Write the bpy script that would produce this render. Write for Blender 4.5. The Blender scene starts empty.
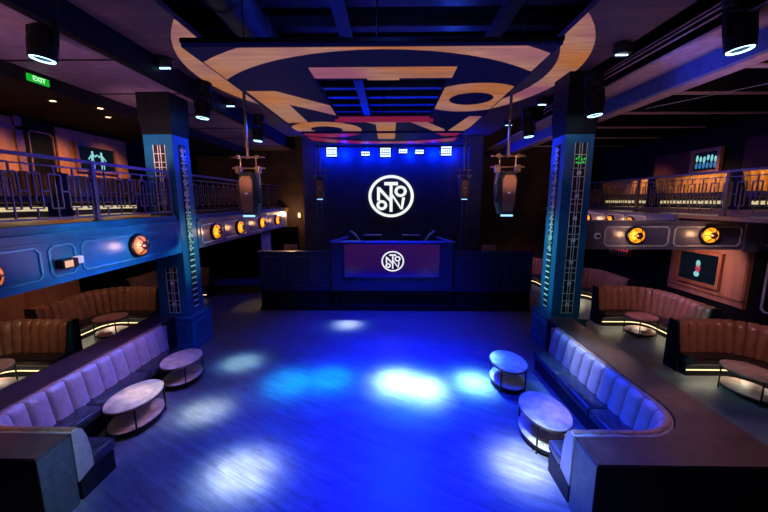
import bpy, bmesh, math, random
from mathutils import Vector, Matrix
random.seed(7)
PI = math.pi
sc = bpy.context.scene
COL = sc.collection

# ------------------------------------------------------------------ materials
def lin(c):
    return tuple(((v/255)/12.92 if v/255 <= .04045 else ((v/255+.055)/1.055)**2.4) for v in c)

def mat(name, rgb, rough=.5, metal=0., var=.25, scale=6., bump=0., bscale=40., emit=None, estr=0., coat=0., stretch=(1,1,1)):
    m = bpy.data.materials.new(name); m.use_nodes = True
    nt = m.node_tree; b = nt.nodes['Principled BSDF']
    c = lin(rgb)
    tc = nt.nodes.new('ShaderNodeTexCoord'); mp = nt.nodes.new('ShaderNodeMapping')
    mp.inputs['Scale'].default_value = stretch
    nt.links.new(tc.outputs['Object'], mp.inputs['Vector'])
    n = nt.nodes.new('ShaderNodeTexNoise'); n.inputs['Scale'].default_value = scale; n.inputs['Detail'].default_value = 5
    nt.links.new(mp.outputs[0], n.inputs['Vector'])
    r = nt.nodes.new('ShaderNodeValToRGB')
    r.color_ramp.elements[0].position = .3; r.color_ramp.elements[1].position = .7
    r.color_ramp.elements[0].color = tuple(v*(1-var) for v in c)+(1,)
    r.color_ramp.elements[1].color = tuple(min(1, v*(1+var)) for v in c)+(1,)
    nt.links.new(n.outputs['Fac'], r.inputs['Fac']); nt.links.new(r.outputs[0], b.inputs['Base Color'])
    b.inputs['Roughness'].default_value = rough; b.inputs['Metallic'].default_value = metal
    b.inputs['Coat Weight'].default_value = coat
    if bump:
        n2 = nt.nodes.new('ShaderNodeTexNoise'); n2.inputs['Scale'].default_value = bscale; n2.inputs['Detail'].default_value = 4
        nt.links.new(mp.outputs[0], n2.inputs['Vector'])
        bp = nt.nodes.new('ShaderNodeBump'); bp.inputs['Strength'].default_value = bump; bp.inputs['Distance'].default_value = .02
        nt.links.new(n2.outputs['Fac'], bp.inputs['Height']); nt.links.new(bp.outputs[0], b.inputs['Normal'])
    if emit is not None:
        b.inputs['Emission Color'].default_value = lin(emit)+(1,); b.inputs['Emission Strength'].default_value = estr
    return m

def glow(name, rgb, s):
    return mat(name, (30, 30, 30), .4, emit=rgb, estr=s, var=.05)

M = {}
M['black'] = mat('black_paint', (14, 14, 18), .55, var=.3, scale=9)
M['black_metal'] = mat('black_metal', (22, 22, 28), .38, .6, var=.25, scale=14)
M['pole'] = mat('bronze_metal', (120, 92, 72), .4, .7, var=.3, scale=15)
M['blue_paint'] = mat('blue_paint', (14, 98, 158), .33, 0, var=.18, scale=3.5, bump=.04, bscale=60)
M['blue_col'] = mat('column_paint', (20, 88, 122), .38, 0, var=.15, scale=3, bump=.04, bscale=60)
M['purple_paint'] = mat('grey_violet_paint', (92, 84, 112), .3, .2, var=.2, scale=3.5, bump=.04, bscale=60)
M['mould_blue'] = mat('blue_moulding', (70, 150, 200), .25, .3, var=.2, scale=9)
M['mould_grey'] = mat('grey_moulding', (196, 186, 196), .25, .2, var=.2, scale=9)
M['navy'] = mat('navy_paint', (12, 16, 60), .35, 0, var=.25, scale=3)
M['navy_mould'] = mat('navy_moulding', (60, 66, 110), .3, .4, var=.2, scale=9)
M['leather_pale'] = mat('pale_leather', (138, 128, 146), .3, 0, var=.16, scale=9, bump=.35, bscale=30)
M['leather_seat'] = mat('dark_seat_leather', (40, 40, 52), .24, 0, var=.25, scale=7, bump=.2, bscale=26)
M['leather_brown'] = mat('brown_leather', (138, 92, 72), .3, 0, var=.25, scale=8, bump=.2, bscale=40)
M['leather_dark'] = mat('dark_booth_seat', (30, 24, 26), .38, 0, var=.25, scale=7, bump=.1)
M['leather_gold'] = mat('tan_leather', (196, 134, 64), .42, 0, var=.25, scale=8, bump=.2, bscale=40)
M['trim_roll'] = mat('piping_leather', (128, 92, 82), .4, 0, var=.3, scale=18, bump=.2)
M['ledge_top'] = mat('dark_wood_ledge', (66, 46, 48), .36, 0, var=.4, scale=10, bump=.12, bscale=60, stretch=(1, .5, 1))
M['ledge_body'] = mat('dark_panel', (24, 26, 34), .5, 0, var=.3, scale=20, bump=.1, bscale=120)
M['ledge_end'] = mat('grey_end_panel', (72, 78, 88), .42, .3, var=.25, scale=14, bump=.1, bscale=120)
M['table_top'] = mat('stained_table_top', (188, 164, 134), .35, 0, var=.35, scale=6, bump=.1)
M['table_red'] = mat('reddish_table_top', (168, 112, 108), .35, 0, var=.3, scale=6, bump=.1)
M['wood_wall'] = mat('warm_wood_panel', (190, 116, 48), .45, 0, var=.25, scale=5, bump=.1, stretch=(1, 1, .12))
M['wood_brown'] = mat('brown_wood_panel', (150, 98, 80), .45, 0, var=.25, scale=5, bump=.1, stretch=(1, 1, .12))
M['wood_dark'] = mat('dark_red_wood', (74, 36, 34), .5, 0, var=.25, scale=5, stretch=(1, 1, .12))
M['wood_frame'] = mat('wood_frame', (140, 84, 60), .4, 0, var=.25, scale=12)
M['dark_wall'] = mat('dark_wall', (13, 10, 11), .7, 0, var=.3, scale=3)
M['back_wall'] = mat('back_wall', (66, 46, 44), .6, 0, var=.3, scale=2)
M['roof'] = mat('black_roof', (16, 16, 22), .8, 0, var=.3, scale=3)
M['steel_blue'] = mat('roof_steel', (58, 60, 78), .5, .3, var=.3, scale=6)
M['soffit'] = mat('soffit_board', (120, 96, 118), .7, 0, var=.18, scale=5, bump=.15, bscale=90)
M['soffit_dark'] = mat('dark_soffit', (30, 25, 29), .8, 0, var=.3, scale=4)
M['beam'] = mat('dark_beam', (12, 13, 26), .6, 0, var=.25, scale=4)
M['pink_beam'] = mat('pink_lit_plaster', (160, 122, 122), .7, 0, var=.25, scale=7, bump=.15)  # pink light on beam and joist undersides is put into this colour
M['blue_beam'] = mat('blue_lit_beam_side', (60, 66, 120), .55, 0, var=.25, scale=5)  # blue light on the beam side is put into this colour
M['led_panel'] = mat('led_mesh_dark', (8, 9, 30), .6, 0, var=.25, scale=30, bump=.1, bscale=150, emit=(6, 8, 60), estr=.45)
M['deck'] = mat('balcony_boards', (140, 96, 56), .32, 0, var=.3, scale=4, stretch=(1, .2, 1))
M['rail'] = mat('rail_metal', (100, 90, 126), .35, .55, var=.2, scale=12)
M['rail_dark'] = mat('rail_dark_metal', (112, 86, 60), .35, .6, var=.2, scale=12)
M['lit_brass'] = mat('lit_brass_lattice', (226, 220, 196), .3, 0, var=.3, scale=14)  # bars paled so their colour carries the glow of the backlit cutouts
M['recess'] = mat('lattice_recess', (8, 12, 20), .6)
M['can'] = mat('spotlight_body', (12, 12, 16), .45, .2, var=.3, scale=18)
M['speaker'] = mat('speaker_cabinet', (20, 19, 23), .5, 0, var=.3, scale=18)
M['speaker_face'] = mat('speaker_grille', (128, 82, 62), .5, .1, var=.25, scale=30, bump=.3, bscale=120)
M['clear'] = mat('pale_panel', (150, 140, 128), .5)
M['white_plastic'] = mat('white_plastic', (225, 222, 225), .4, var=.05)
M['strip'] = glow('warm_light_strip', (255, 226, 165), 1.7)
M['strip_dim'] = glow('strip_with_floor_glow', (255, 230, 170), .65)  # wide dim band: the strip plus the glow it leaves on the floor
M['ring'] = glow('white_light_ring', (170, 232, 255), 4)
M['led_white'] = glow('white_led', (200, 225, 255), 3)
M['led_cool'] = glow('small_led', (170, 225, 255), 5)
M['cyan_bar'] = glow('pale_blue_bar', (150, 205, 255), 1.6)
M['lens'] = mat('lens_glass', (10, 24, 40), .5, 0, var=.1)
M['amber'] = mat('amber_glass', (220, 130, 30), .25, 0, var=.3, scale=14, emit=(255, 160, 30), estr=1.1)
M['amber_dim'] = mat('amber_violet_glass', (200, 120, 90), .2, .2, var=.4, scale=14, emit=(255, 140, 60), estr=.55)
M['bulb'] = glow('bulb', (255, 214, 140), 3.2)
M['knob'] = mat('lamp_knob', (90, 60, 60), .2, .8, var=.5, scale=30)
M['logo'] = glow('white_sign_light', (250, 255, 250), .98)
M['logo_red'] = glow('dj_sign_light', (250, 244, 255), .95)
M['screen'] = mat('dark_screen', (6, 12, 20), .15, 0, var=.1, emit=(6, 20, 32), estr=.5)
M['figure'] = glow('screen_picture', (140, 215, 215), .9)
M['figure_red'] = glow('screen_picture_red', (215, 60, 90), .7)
M['figure_blue'] = glow('screen_picture_blue', (60, 130, 180), .7)
M['exit'] = glow('green_sign_face', (20, 190, 50), .8)
M['exit_text'] = glow('pale_sign_text', (190, 255, 190), 1.2)
M['orange_glow'] = glow('peach_lit_face', (255, 190, 150), .9)
M['downlight'] = glow('warm_downlight', (255, 214, 150), 6)
M['teal_edge'] = mat('monitor_edge', (70, 120, 140), .3, .3)  # plain teal colour, no emission
M['green_led'] = glow('green_led', (20, 220, 70), .8)
M['cable'] = mat('cable', (140, 130, 130), .6)
M['dance_pad'] = M['black']

for k in ('dark_wall', 'soffit_dark', 'roof', 'beam', 'black', 'wood_dark', 'back_wall', 'can', 'soffit', 'ledge_body', 'led_panel'):
    M[k].node_tree.nodes['Principled BSDF'].inputs['Specular IOR Level'].default_value = .12

def dj_screen():
    m = mat('dj_screen', (18, 8, 26), .12, 0, var=.05); nt = m.node_tree; b = nt.nodes['Principled BSDF']
    tc = nt.nodes.new('ShaderNodeTexCoord'); sp = nt.nodes.new('ShaderNodeSeparateXYZ'); nt.links.new(tc.outputs['Generated'], sp.inputs[0])
    r = nt.nodes.new('ShaderNodeValToRGB'); nt.links.new(sp.outputs['Z'], r.inputs[0])
    e = r.color_ramp.elements
    e[0].position = 0; e[0].color = lin((12, 6, 150))+(1,); e[1].position = 1; e[1].color = lin((54, 18, 76))+(1,)
    k = e.new(.17); k.color = lin((26, 6, 90))+(1,); k = e.new(.3); k.color = lin((44, 14, 66))+(1,)
    nt.links.new(r.outputs[0], b.inputs['Emission Color']); b.inputs['Emission Strength'].default_value = .75
    return m
M['dj_screen'] = dj_screen()

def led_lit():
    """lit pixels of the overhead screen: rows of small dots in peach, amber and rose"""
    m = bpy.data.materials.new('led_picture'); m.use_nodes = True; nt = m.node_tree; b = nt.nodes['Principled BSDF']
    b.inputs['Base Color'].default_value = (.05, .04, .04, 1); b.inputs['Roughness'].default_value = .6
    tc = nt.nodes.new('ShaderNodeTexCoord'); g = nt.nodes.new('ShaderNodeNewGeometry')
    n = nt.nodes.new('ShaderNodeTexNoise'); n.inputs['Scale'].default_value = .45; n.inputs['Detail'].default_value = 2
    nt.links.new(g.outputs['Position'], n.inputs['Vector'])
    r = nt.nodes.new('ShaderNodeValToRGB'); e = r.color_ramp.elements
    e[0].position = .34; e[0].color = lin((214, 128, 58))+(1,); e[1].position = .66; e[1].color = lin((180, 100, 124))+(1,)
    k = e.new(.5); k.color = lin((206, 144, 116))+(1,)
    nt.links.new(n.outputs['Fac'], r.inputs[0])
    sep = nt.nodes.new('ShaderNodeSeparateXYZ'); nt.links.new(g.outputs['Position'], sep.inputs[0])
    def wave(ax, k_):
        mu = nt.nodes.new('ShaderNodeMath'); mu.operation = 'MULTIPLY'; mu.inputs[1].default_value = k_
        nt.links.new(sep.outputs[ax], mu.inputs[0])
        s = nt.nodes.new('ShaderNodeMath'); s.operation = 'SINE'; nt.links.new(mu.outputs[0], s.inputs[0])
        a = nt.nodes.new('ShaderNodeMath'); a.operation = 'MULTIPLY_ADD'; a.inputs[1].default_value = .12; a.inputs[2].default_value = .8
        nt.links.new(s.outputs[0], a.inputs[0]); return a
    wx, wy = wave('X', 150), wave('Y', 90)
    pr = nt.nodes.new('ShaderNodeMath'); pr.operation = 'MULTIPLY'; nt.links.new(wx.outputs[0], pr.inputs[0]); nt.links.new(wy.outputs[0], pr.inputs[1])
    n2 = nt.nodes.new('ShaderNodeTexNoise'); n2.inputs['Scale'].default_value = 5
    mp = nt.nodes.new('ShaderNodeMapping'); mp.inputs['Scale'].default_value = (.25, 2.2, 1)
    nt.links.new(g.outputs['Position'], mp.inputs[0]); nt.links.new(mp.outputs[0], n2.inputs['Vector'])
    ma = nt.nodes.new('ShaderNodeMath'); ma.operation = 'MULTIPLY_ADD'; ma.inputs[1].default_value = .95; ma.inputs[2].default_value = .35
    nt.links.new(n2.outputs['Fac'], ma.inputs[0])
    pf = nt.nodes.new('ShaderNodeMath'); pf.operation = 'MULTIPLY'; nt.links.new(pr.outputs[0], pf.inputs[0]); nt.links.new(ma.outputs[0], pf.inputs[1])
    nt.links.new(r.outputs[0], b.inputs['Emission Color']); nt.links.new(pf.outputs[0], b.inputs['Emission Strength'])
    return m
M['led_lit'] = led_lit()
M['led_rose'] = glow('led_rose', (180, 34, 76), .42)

def plank_mat(name, c1, c2, rough, ax=(1, 1, 1), rot=0, bw=2.2, rh=.13, bump=.12, emit=None):
    m = bpy.data.materials.new(name); m.use_nodes = True; nt = m.node_tree; b = nt.nodes['Principled BSDF']
    tc = nt.nodes.new('ShaderNodeTexCoord'); mp = nt.nodes.new('ShaderNodeMapping'); mp.inputs['Rotation'].default_value = (0, 0, rot)
    nt.links.new(tc.outputs['Object'], mp.inputs[0])
    br = nt.nodes.new('ShaderNodeTexBrick'); br.inputs['Scale'].default_value = 1; br.inputs['Brick Width'].default_value = bw
    br.inputs['Row Height'].default_value = rh; br.inputs['Mortar Size'].default_value = .002
    br.inputs['Color1'].default_value = lin(c1)+(1,); br.inputs['Color2'].default_value = lin(c2)+(1,); br.inputs['Mortar'].default_value = (.03, .03, .032, 1)
    nt.links.new(mp.outputs[0], br.inputs['Vector'])
    n = nt.nodes.new('ShaderNodeTexNoise'); n.inputs['Scale'].default_value = 3; n.inputs['Detail'].default_value = 7; n.inputs['Roughness'].default_value = .7
    mp2 = nt.nodes.new('ShaderNodeMapping'); mp2.inputs['Scale'].default_value = (.7, 3.2, 1); nt.links.new(mp.outputs[0], mp2.inputs[0])
    nt.links.new(mp2.outputs[0], n.inputs['Vector'])
    mx = nt.nodes.new('ShaderNodeMix'); mx.data_type = 'RGBA'; mx.blend_type = 'MULTIPLY'; mx.inputs['Factor'].default_value = .85
    rr = nt.nodes.new('ShaderNodeValToRGB'); rr.color_ramp.elements[0].position = .3; rr.color_ramp.elements[0].color = (.35, .35, .35, 1); rr.color_ramp.elements[1].position = .72; rr.color_ramp.elements[1].color = (1.25, 1.25, 1.25, 1)
    nt.links.new(n.outputs['Fac'], rr.inputs[0]); nt.links.new(br.outputs['Color'], mx.inputs['A']); nt.links.new(rr.outputs[0], mx.inputs['B'])
    nt.links.new(mx.outputs['Result'], b.inputs['Base Color'])
    ro = nt.nodes.new('ShaderNodeMapRange'); ro.inputs['To Min'].default_value = rough-.1; ro.inputs['To Max'].default_value = rough+.15
    nt.links.new(n.outputs['Fac'], ro.inputs['Value']); nt.links.new(ro.outputs[0], b.inputs['Roughness'])
    bp = nt.nodes.new('ShaderNodeBump'); bp.inputs['Strength'].default_value = bump; bp.inputs['Distance'].default_value = .01
    nt.links.new(br.outputs['Fac'], bp.inputs['Height']); bp.invert = True; nt.links.new(bp.outputs[0], b.inputs['Normal'])
    return m
M['floor'] = plank_mat('floor_planks', (104, 102, 106), (92, 90, 96), .38, rot=.5, rh=.1, bump=.05)
M['ceil_plank'] = plank_mat('ceiling_planks', (104, 74, 84), (84, 62, 80), .6, bw=3.5, rh=.16)

# ------------------------------------------------------------------ mesh builder
class MB:
    def __init__(s): s.v = []; s.f = []
    def add(s, vs, fs):
        o = len(s.v); s.v += [tuple(v) for v in vs]; s.f += [tuple(i+o for i in f) for f in fs]; return s
    def box(s, a, b):
        x0, y0, z0 = a; x1, y1, z1 = b
        return s.add([(x0,y0,z0),(x1,y0,z0),(x1,y1,z0),(x0,y1,z0),(x0,y0,z1),(x1,y0,z1),(x1,y1,z1),(x0,y1,z1)],
                     [(0,3,2,1),(4,5,6,7),(0,1,5,4),(1,2,6,5),(2,3,7,6),(3,0,4,7)])
    def cbox(s, c, d): return s.box([c[i]-d[i]/2 for i in range(3)], [c[i]+d[i]/2 for i in range(3)])
    def rbox(s, a, b, r=.03, n=3):
        """box with rounded edges (bevelled by bmesh)"""
        bm = bmesh.new(); bmesh.ops.create_cube(bm, size=1)
        for v in bm.verts:
            v.co = Vector([(a[i]+b[i])/2+v.co[i]*(b[i]-a[i]) for i in range(3)])
        bmesh.ops.bevel(bm, geom=bm.edges[:], offset=r, segments=n, profile=.5, affect='EDGES')
        bm.verts.index_update(); s.add([v.co[:] for v in bm.verts], [[v.index for v in f.verts] for f in bm.faces]); bm.free(); return s
    def tube(s, p, q, r, n=8, r2=None):
        p, q = Vector(p), Vector(q); d = (q-p).normalized(); u = d.orthogonal().normalized(); w = d.cross(u); r2 = r if r2 is None else r2
        vs = [p+(u*math.cos(2*PI*i/n)+w*math.sin(2*PI*i/n))*r for i in range(n)]+[q+(u*math.cos(2*PI*i/n)+w*math.sin(2*PI*i/n))*r2 for i in range(n)]
        return s.add(vs, [(i, (i+1)%n, n+(i+1)%n, n+i) for i in range(n)]+[tuple(range(n))[::-1], tuple(range(n, 2*n))])
    def path(s, pts, r, n=6):
        for a, b in zip(pts, pts[1:]): s.tube(a, b, r, n)
        return s
    def bar(s, p, q, w, h=None):
        """square bar between two points"""
        h = w if h is None else h
        p, q = Vector(p), Vector(q); d = (q-p).normalized(); up = Vector((0, 0, 1)) if abs(d.z) < .9 else Vector((0, 1, 0))
        u = d.cross(up).normalized()*w/2; t = u.cross(d).normalized()*h/2
        vs = [p-u-t, p+u-t, p+u+t, p-u+t, q-u-t, q+u-t, q+u+t, q-u+t]
        return s.add(vs, [(0,3,2,1),(4,5,6,7),(0,1,5,4),(1,2,6,5),(2,3,7,6),(3,0,4,7)])
    def lathe(s, prof, n=28, c=(0,0,0), ax='Z', sx=1, sy=1, loop=False):
        """prof: (r, h) list, revolved"""
        vs = []; fs = []; k = len(prof)
        for i in range(n):
            a = 2*PI*i/n
            for r, h in prof:
                x, y = r*math.cos(a)*sx, r*math.sin(a)*sy
                p = (x, y, h) if ax == 'Z' else ((h, x, y) if ax == 'X' else (x, h, y))
                vs.append((c[0]+p[0], c[1]+p[1], c[2]+p[2]))
        for i in range(n):
            j = (i+1) % n
            for q in range(k-1): fs.append((i*k+q, j*k+q, j*k+q+1, i*k+q+1))
        if loop:
            for i in range(n): j = (i+1) % n; fs.append((i*k+k-1, j*k+k-1, j*k, i*k))
        else: fs.append(tuple(i*k for i in range(n))[::-1]); fs.append(tuple(i*k+k-1 for i in range(n)))
        return s.add(vs, fs)
    def prism(s, poly, z0, z1, axes='XY'):
        n = len(poly)
        def P(p, z): return (p[0], p[1], z) if axes == 'XY' else ((p[0], z, p[1]) if axes == 'XZ' else (z, p[0], p[1]))
        return s.add([P(p, z0) for p in poly]+[P(p, z1) for p in poly],
                     [tuple(range(n))[::-1], tuple(range(n, 2*n))]+[(i, (i+1)%n, n+(i+1)%n, n+i) for i in range(n)])
    def sweep(s, pts, prof, caps=True):
        """pts: (x, y, nx, ny, t); prof(t) -> closed list of (offset, z)"""
        rows = []
        for x, y, nx, ny, t in pts: rows.append([(x+nx*o, y+ny*o, z) for o, z in prof(t)])
        k = len(rows[0]); vs = [p for r in rows for p in r]; fs = []
        for i in range(len(rows)-1):
            for q in range(k):
                p = (q+1) % k; fs.append((i*k+q, i*k+p, (i+1)*k+p, (i+1)*k+q))
        if caps: fs.append(tuple(range(k))[::-1]); fs.append(tuple((len(rows)-1)*k+q for q in range(k)))
        return s.add(vs, fs)
    def build(s, name, m, parent=None, smooth=False, world=True):
        off = Vector(parent.location) if (parent is not None and world) else Vector((0, 0, 0))
        if parent is not None and world and parent.parent: off = Vector(parent['base']) if 'base' in parent else off+Vector(parent.parent.location)
        me = bpy.data.meshes.new(name); me.from_pydata([tuple(Vector(v)-off) for v in s.v], [], s.f)
        bm = bmesh.new(); bm.from_mesh(me); bmesh.ops.recalc_face_normals(bm, faces=bm.faces[:]); bm.to_mesh(me); bm.free()
        me.materials.append(m)
        if smooth:
            for p in me.polygons: p.use_smooth = True
            me.set_sharp_from_angle(angle=math.radians(40))
        me.update()
        o = bpy.data.objects.new(name, me); COL.objects.link(o)
        if parent is not None: o.parent = parent
        return o

def tag(o, label, cat, group=None):
    o['label'] = label; o['category'] = cat
    if group: o['group'] = group
    return o
def thing(name, label, cat, loc=(0, 0, 0), group=None):
    o = bpy.data.objects.new(name, None); o.empty_display_size = .1; COL.objects.link(o); o.location = loc
    return tag(o, label, cat, group)
def structure(o): o['kind'] = 'structure'; return o
def copy_tree(o, parent=None):
    c = o.copy(); COL.objects.link(c)
    if parent is not None: c.parent = parent
    for ch in list(o.children): copy_tree(ch, c)
    return c
def place(o, loc, label, rz=None, scale=None, group=None):
    o.location = loc; o['label'] = label
    if rz is not None: o.rotation_euler.z = rz
    if scale: o.scale = scale
    if group: o['group'] = group
    return o

# ------------------------------------------------------------------ setting
Y0, Y1, XL, XR, ZC = -1.6, 18.2, -10., 10., 8.4
structure(MB().box((XL-.2, Y0-.2, -.2), (XR+.2, Y1+.2, 0)).build('floor', M['floor']))
structure(MB().box((XL-.2, Y0-.2, ZC), (XR+.2, Y1+.2, ZC+.2)).build('ceiling', M['roof']))
wl = structure(MB().box((XL-.2, Y0, 0), (XL, Y1, ZC)).build('wall_left', M['dark_wall']))
wr = structure(MB().box((XR, Y0, 0), (XR+.2, Y1, ZC)).build('wall_right', M['dark_wall']))
structure(MB().box((XL-.2, Y1, 0), (XR+.2, Y1+.2, ZC)).build('wall_back', M['back_wall']))
structure(MB().box((XL-.2, Y0-.2, 0), (XR+.2, Y0, ZC)).build('wall_near', M['dark_wall']))

def side_mb(X, s, rects, t, mb=None):
    """boxes lying on a side wall: rects (y0,y1,z0,z1); s = direction into the room"""
    mb = mb or MB()
    for y0, y1, z0, z1 in rects: mb.box((min(X, X+s*t), y0, z0), (max(X, X+s*t), y1, z1))
    return mb
# wood panelling on both side walls, upper and lower
side_mb(XL, 1, [(7.2, 9.5, 3.55, 6.05), (10.55, 13.3, 3.55, 6.05)], .05).build('wood_panelling', M['wood_wall'], wl)
side_mb(XL+.05, 1, [(8.35, 8.5, 3.55, 6.05), (9.35, 9.55, 3.55, 6.1), (7.2, 9.55, 5.75, 5.85)], .05).build('panel_stile', M['wood_frame'], wl)
side_mb(XL, 1, [(5.5, 10.6, .35, 1.75)], .05).build('wainscot', M['wood_brown'], wl)
side_mb(XL+.05, 1, [(5.5, 10.6, 1.5, 1.55), (5.5, 10.6, 1.75, 1.82), (7.2, 7.26, .35, 1.75), (8.9, 8.96, .35, 1.75)], .04).build('wainscot_rail', M['wood_frame'], wl)
side_mb(XR, -1, [(9.5, 12.2, .86, 2.75)], .06).build('wood_panelling', M['wood_brown'], wr)
side_mb(XR-.06, -1, [(9.5, 12.2, 1.04, 1.09), (9.5, 9.58, .86, 2.75)], .05).build('panel_stile', M['wood_frame'], wr)
side_mb(XR, -1, [(8.5, 10.2, 3.55, 5.6), (11.5, 13.5, 3.55, 5.5)], .06).build('upper_panelling', M['wood_dark'], wr)
# dark framed panels on the walls
def frame_yz(mb, X, y0, y1, z0, z1, c, r, n=None):
    """chamfered rectangular moulding in a YZ plane"""
    pts = [(y0+c, z0), (y1-c, z0), (y1, z0+c), (y1, z1-c), (y1-c, z1), (y0+c, z1), (y0, z1-c), (y0, z0+c)]
    for a, b in zip(pts, pts[1:]+pts[:1]): mb.bar((X, a[0], a[1]), (X, b[0], b[1]), r)
    return mb
def frame_xz(mb, Yp, x0, x1, z0, z1, c, r):
    pts = [(x0+c, z0), (x1-c, z0), (x1, z0+c), (x1, z1-c), (x1-c, z1), (x0+c, z1), (x0, z1-c), (x0, z0+c)]
    for a, b in zip(pts, pts[1:]+pts[:1]): mb.bar((a[0], Yp, a[1]), (b[0], Yp, b[1]), r)
    return mb
frame_yz(MB(), XR-.02, 7.2, 9.1, .95, 2.5, .08, .04).build('panel_moulding', M['mould_grey'], wr)
frame_yz(MB(), XL+.02, 9.75, 10.45, 3.8, 5.8, .08, .04).build('panel_moulding', M['wood_frame'], wl)

# balcony decks and fronts
ZD = 3.52
def deck(name, x0, x1, y0, y1, z0=ZD-.14, z1=ZD, m='deck'): return structure(MB().box((x0, y0, z0), (x1, y1, z1)).build(name, M[m]))
XF = -5.2          # left front face
deck('balcony_deck_left', XL, XF-.12, Y0, Y1)
f1 = structure(MB().box((XF-.14, Y0, 2.6), (XF, 8.46, 3.34)).box((XF-.16, Y0, 3.34), (XF+.05, 8.46, 3.40)).box((XF-.22, Y0, 3.40), (XF-.06, 8.46, ZD)).box((XF-.1, Y0, 3.24), (XF+.02, 8.46, 3.27)).build('balcony_front_left', M['blue_paint']))
mb = MB()
for y0, y1 in [(2.1, 4.96), (5.1, 5.53), (5.66, 8.32)]: frame_yz(mb, XF+.008, y0, y1, 2.72, 3.2, .07, .028)
mb.build('panel_moulding', M['mould_blue'], f1)
f2 = structure(MB().box((XF-.14, 9.24, 2.6), (XF, 17.4, 3.34)).box((XF-.16, 9.24, 3.34), (XF+.05, 17.4, 3.40)).box((XF-.22, 9.24, 3.40), (XF-.06, 17.4, ZD)).build('balcony_front_left_far', M['purple_paint']))
mb = MB()
for y0, y1 in [(9.4, 10.6), (10.75, 12.35), (12.6, 14.6), (14.75, 16.6)]: frame_yz(mb, XF+.008, y0, y1, 2.72, 3.22, .07, .028)
mb.build('panel_moulding', M['mould_grey'], f2)
XG = 7.75          # right front face
deck('balcony_deck_right', XG+.1, XR, Y0, Y1, ZD-.1)
deck('balcony_tier_right', 8.7, XR, 5.0, Y1, ZD, ZD+.14)
f3 = structure(MB().box((XG, 9.6, 2.6), (XG+.14, 17.4, 3.46)).box((XG-.04, 9.6, 3.46), (XG+.16, 17.4, ZD)).build('balcony_front_right', M['purple_paint']))
mb = MB()
for y0, y1 in [(10.6, 11.5), (11.6, 12.5), (12.6, 14.1), (14.2, 15.4)]: frame_yz(mb, XG-.008, y0, y1, 2.95, 3.41, .06, .026)
mb.build('panel_moulding', M['mould_grey'], f3)
YB = 9.2
f4 = structure(MB().box((4.9, YB, 2.6), (XR, YB+.3, 3.3)).box((4.9, YB-.05, 3.3), (XR, YB+.35, 3.36)).box((9.3, YB-.06, 2.55), (9.7, YB, 3.34)).build('cross_beam_right', M['purple_paint']))
mb = MB()
for x0, x1 in [(5.68, 7.35), (7.5, 9.22), (9.78, 9.98)]: frame_xz(mb, YB-.008, x0, x1, 2.7, 3.2, .07, .032)
mb.build('panel_moulding', M['mould_grey'], f4)

# ceiling: soffits, beams, joists
s1 = structure(MB().box((-7, Y0, 6.4), (-5, Y1, 6.5)).build('soffit_left', M['soffit']))
mb = MB()
for y in (2.6, 4.6, 6.6, 8.6, 10.6, 12.6, 14.6, 16.6): mb.box((-7, y, 6.385), (-5, y+.04, 6.4))
mb.build('seam', M['black'], s1)
structure(MB().box((-5.02, Y0, 6.4), (-4.85, Y1, 6.88)).build('beam_left', M['beam']))
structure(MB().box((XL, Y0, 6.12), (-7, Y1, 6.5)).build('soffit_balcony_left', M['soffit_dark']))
structure(MB().box((4.9, Y0, 6.42), (5.55, Y1, 6.46)).build('beam_right', M['pink_beam']))
structure(MB().box((5.55, Y0, 6.1), (5.8, Y1, 6.6)).build('beam_right_side', M['blue_beam']))
structure(MB().box((5.56, Y0, 6.05), (5.86, Y1, 6.1)).build('trim_1', M['pink_beam']))
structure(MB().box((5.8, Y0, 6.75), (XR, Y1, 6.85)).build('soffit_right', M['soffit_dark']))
mb = MB(); fl = MB()
for y in (4.9, 6.45, 8.0, 9.75, 11.6, 13.5, 15.5): mb.box((5.8, y, 6.2), (XR, y+.1, 6.75)); fl.box((5.8, y-.02, 6.17), (XR, y+.12, 6.2))
structure(fl.build('joist_lit_bottom', M['pink_beam'], structure(mb.build('ceiling_joists_right', M['soffit_dark']))))  # pink-lit joist bottoms put in as coloured strips
structure(MB().box((XL, 17.0, 0), (-4.6, 17.3, 2.6)).build('trim_2', M['dark_wall']))
# high roof steel over the dance floor
mb = MB()
y = 3.2
while y < 17.5:
    mb.box((-4.9, y, 7.72), (4.9, y+.1, 7.98)); mb.box((-4.9, y-.08, 7.70), (4.9, y+.18, 7.73)); y += 1.05
structure(mb.build('roof_beams', M['steel_blue']))
mb = MB()
for x in (-1.05, 2.2): mb.box((x, 2, 7.45), (x+.16, 17.5, 7.7)); mb.box((x-.06, 2, 7.42), (x+.22, 17.5, 7.46))
structure(mb.build('roof_purlins', M['steel_blue']))
d = thing('air_duct', 'round blue-lit air duct running under the roof at the upper left', 'duct', (-2.75, 3, 7.3))
MB().lathe([(.34, 0), (.34, 8)], 28, (-2.75, 3, 7.3), 'Y').build('duct_pipe', M['steel_blue'], d, True)
for yy in (3.6, 4.9, 6.2, 7.5, 8.8, 10.1): MB().lathe([(.34, 0), (.365, .01), (.365, .05), (.34, .06)], 28, (-2.75, yy, 7.3), 'Y', loop=True).build('collar', M['steel_blue'], d, True)

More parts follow.
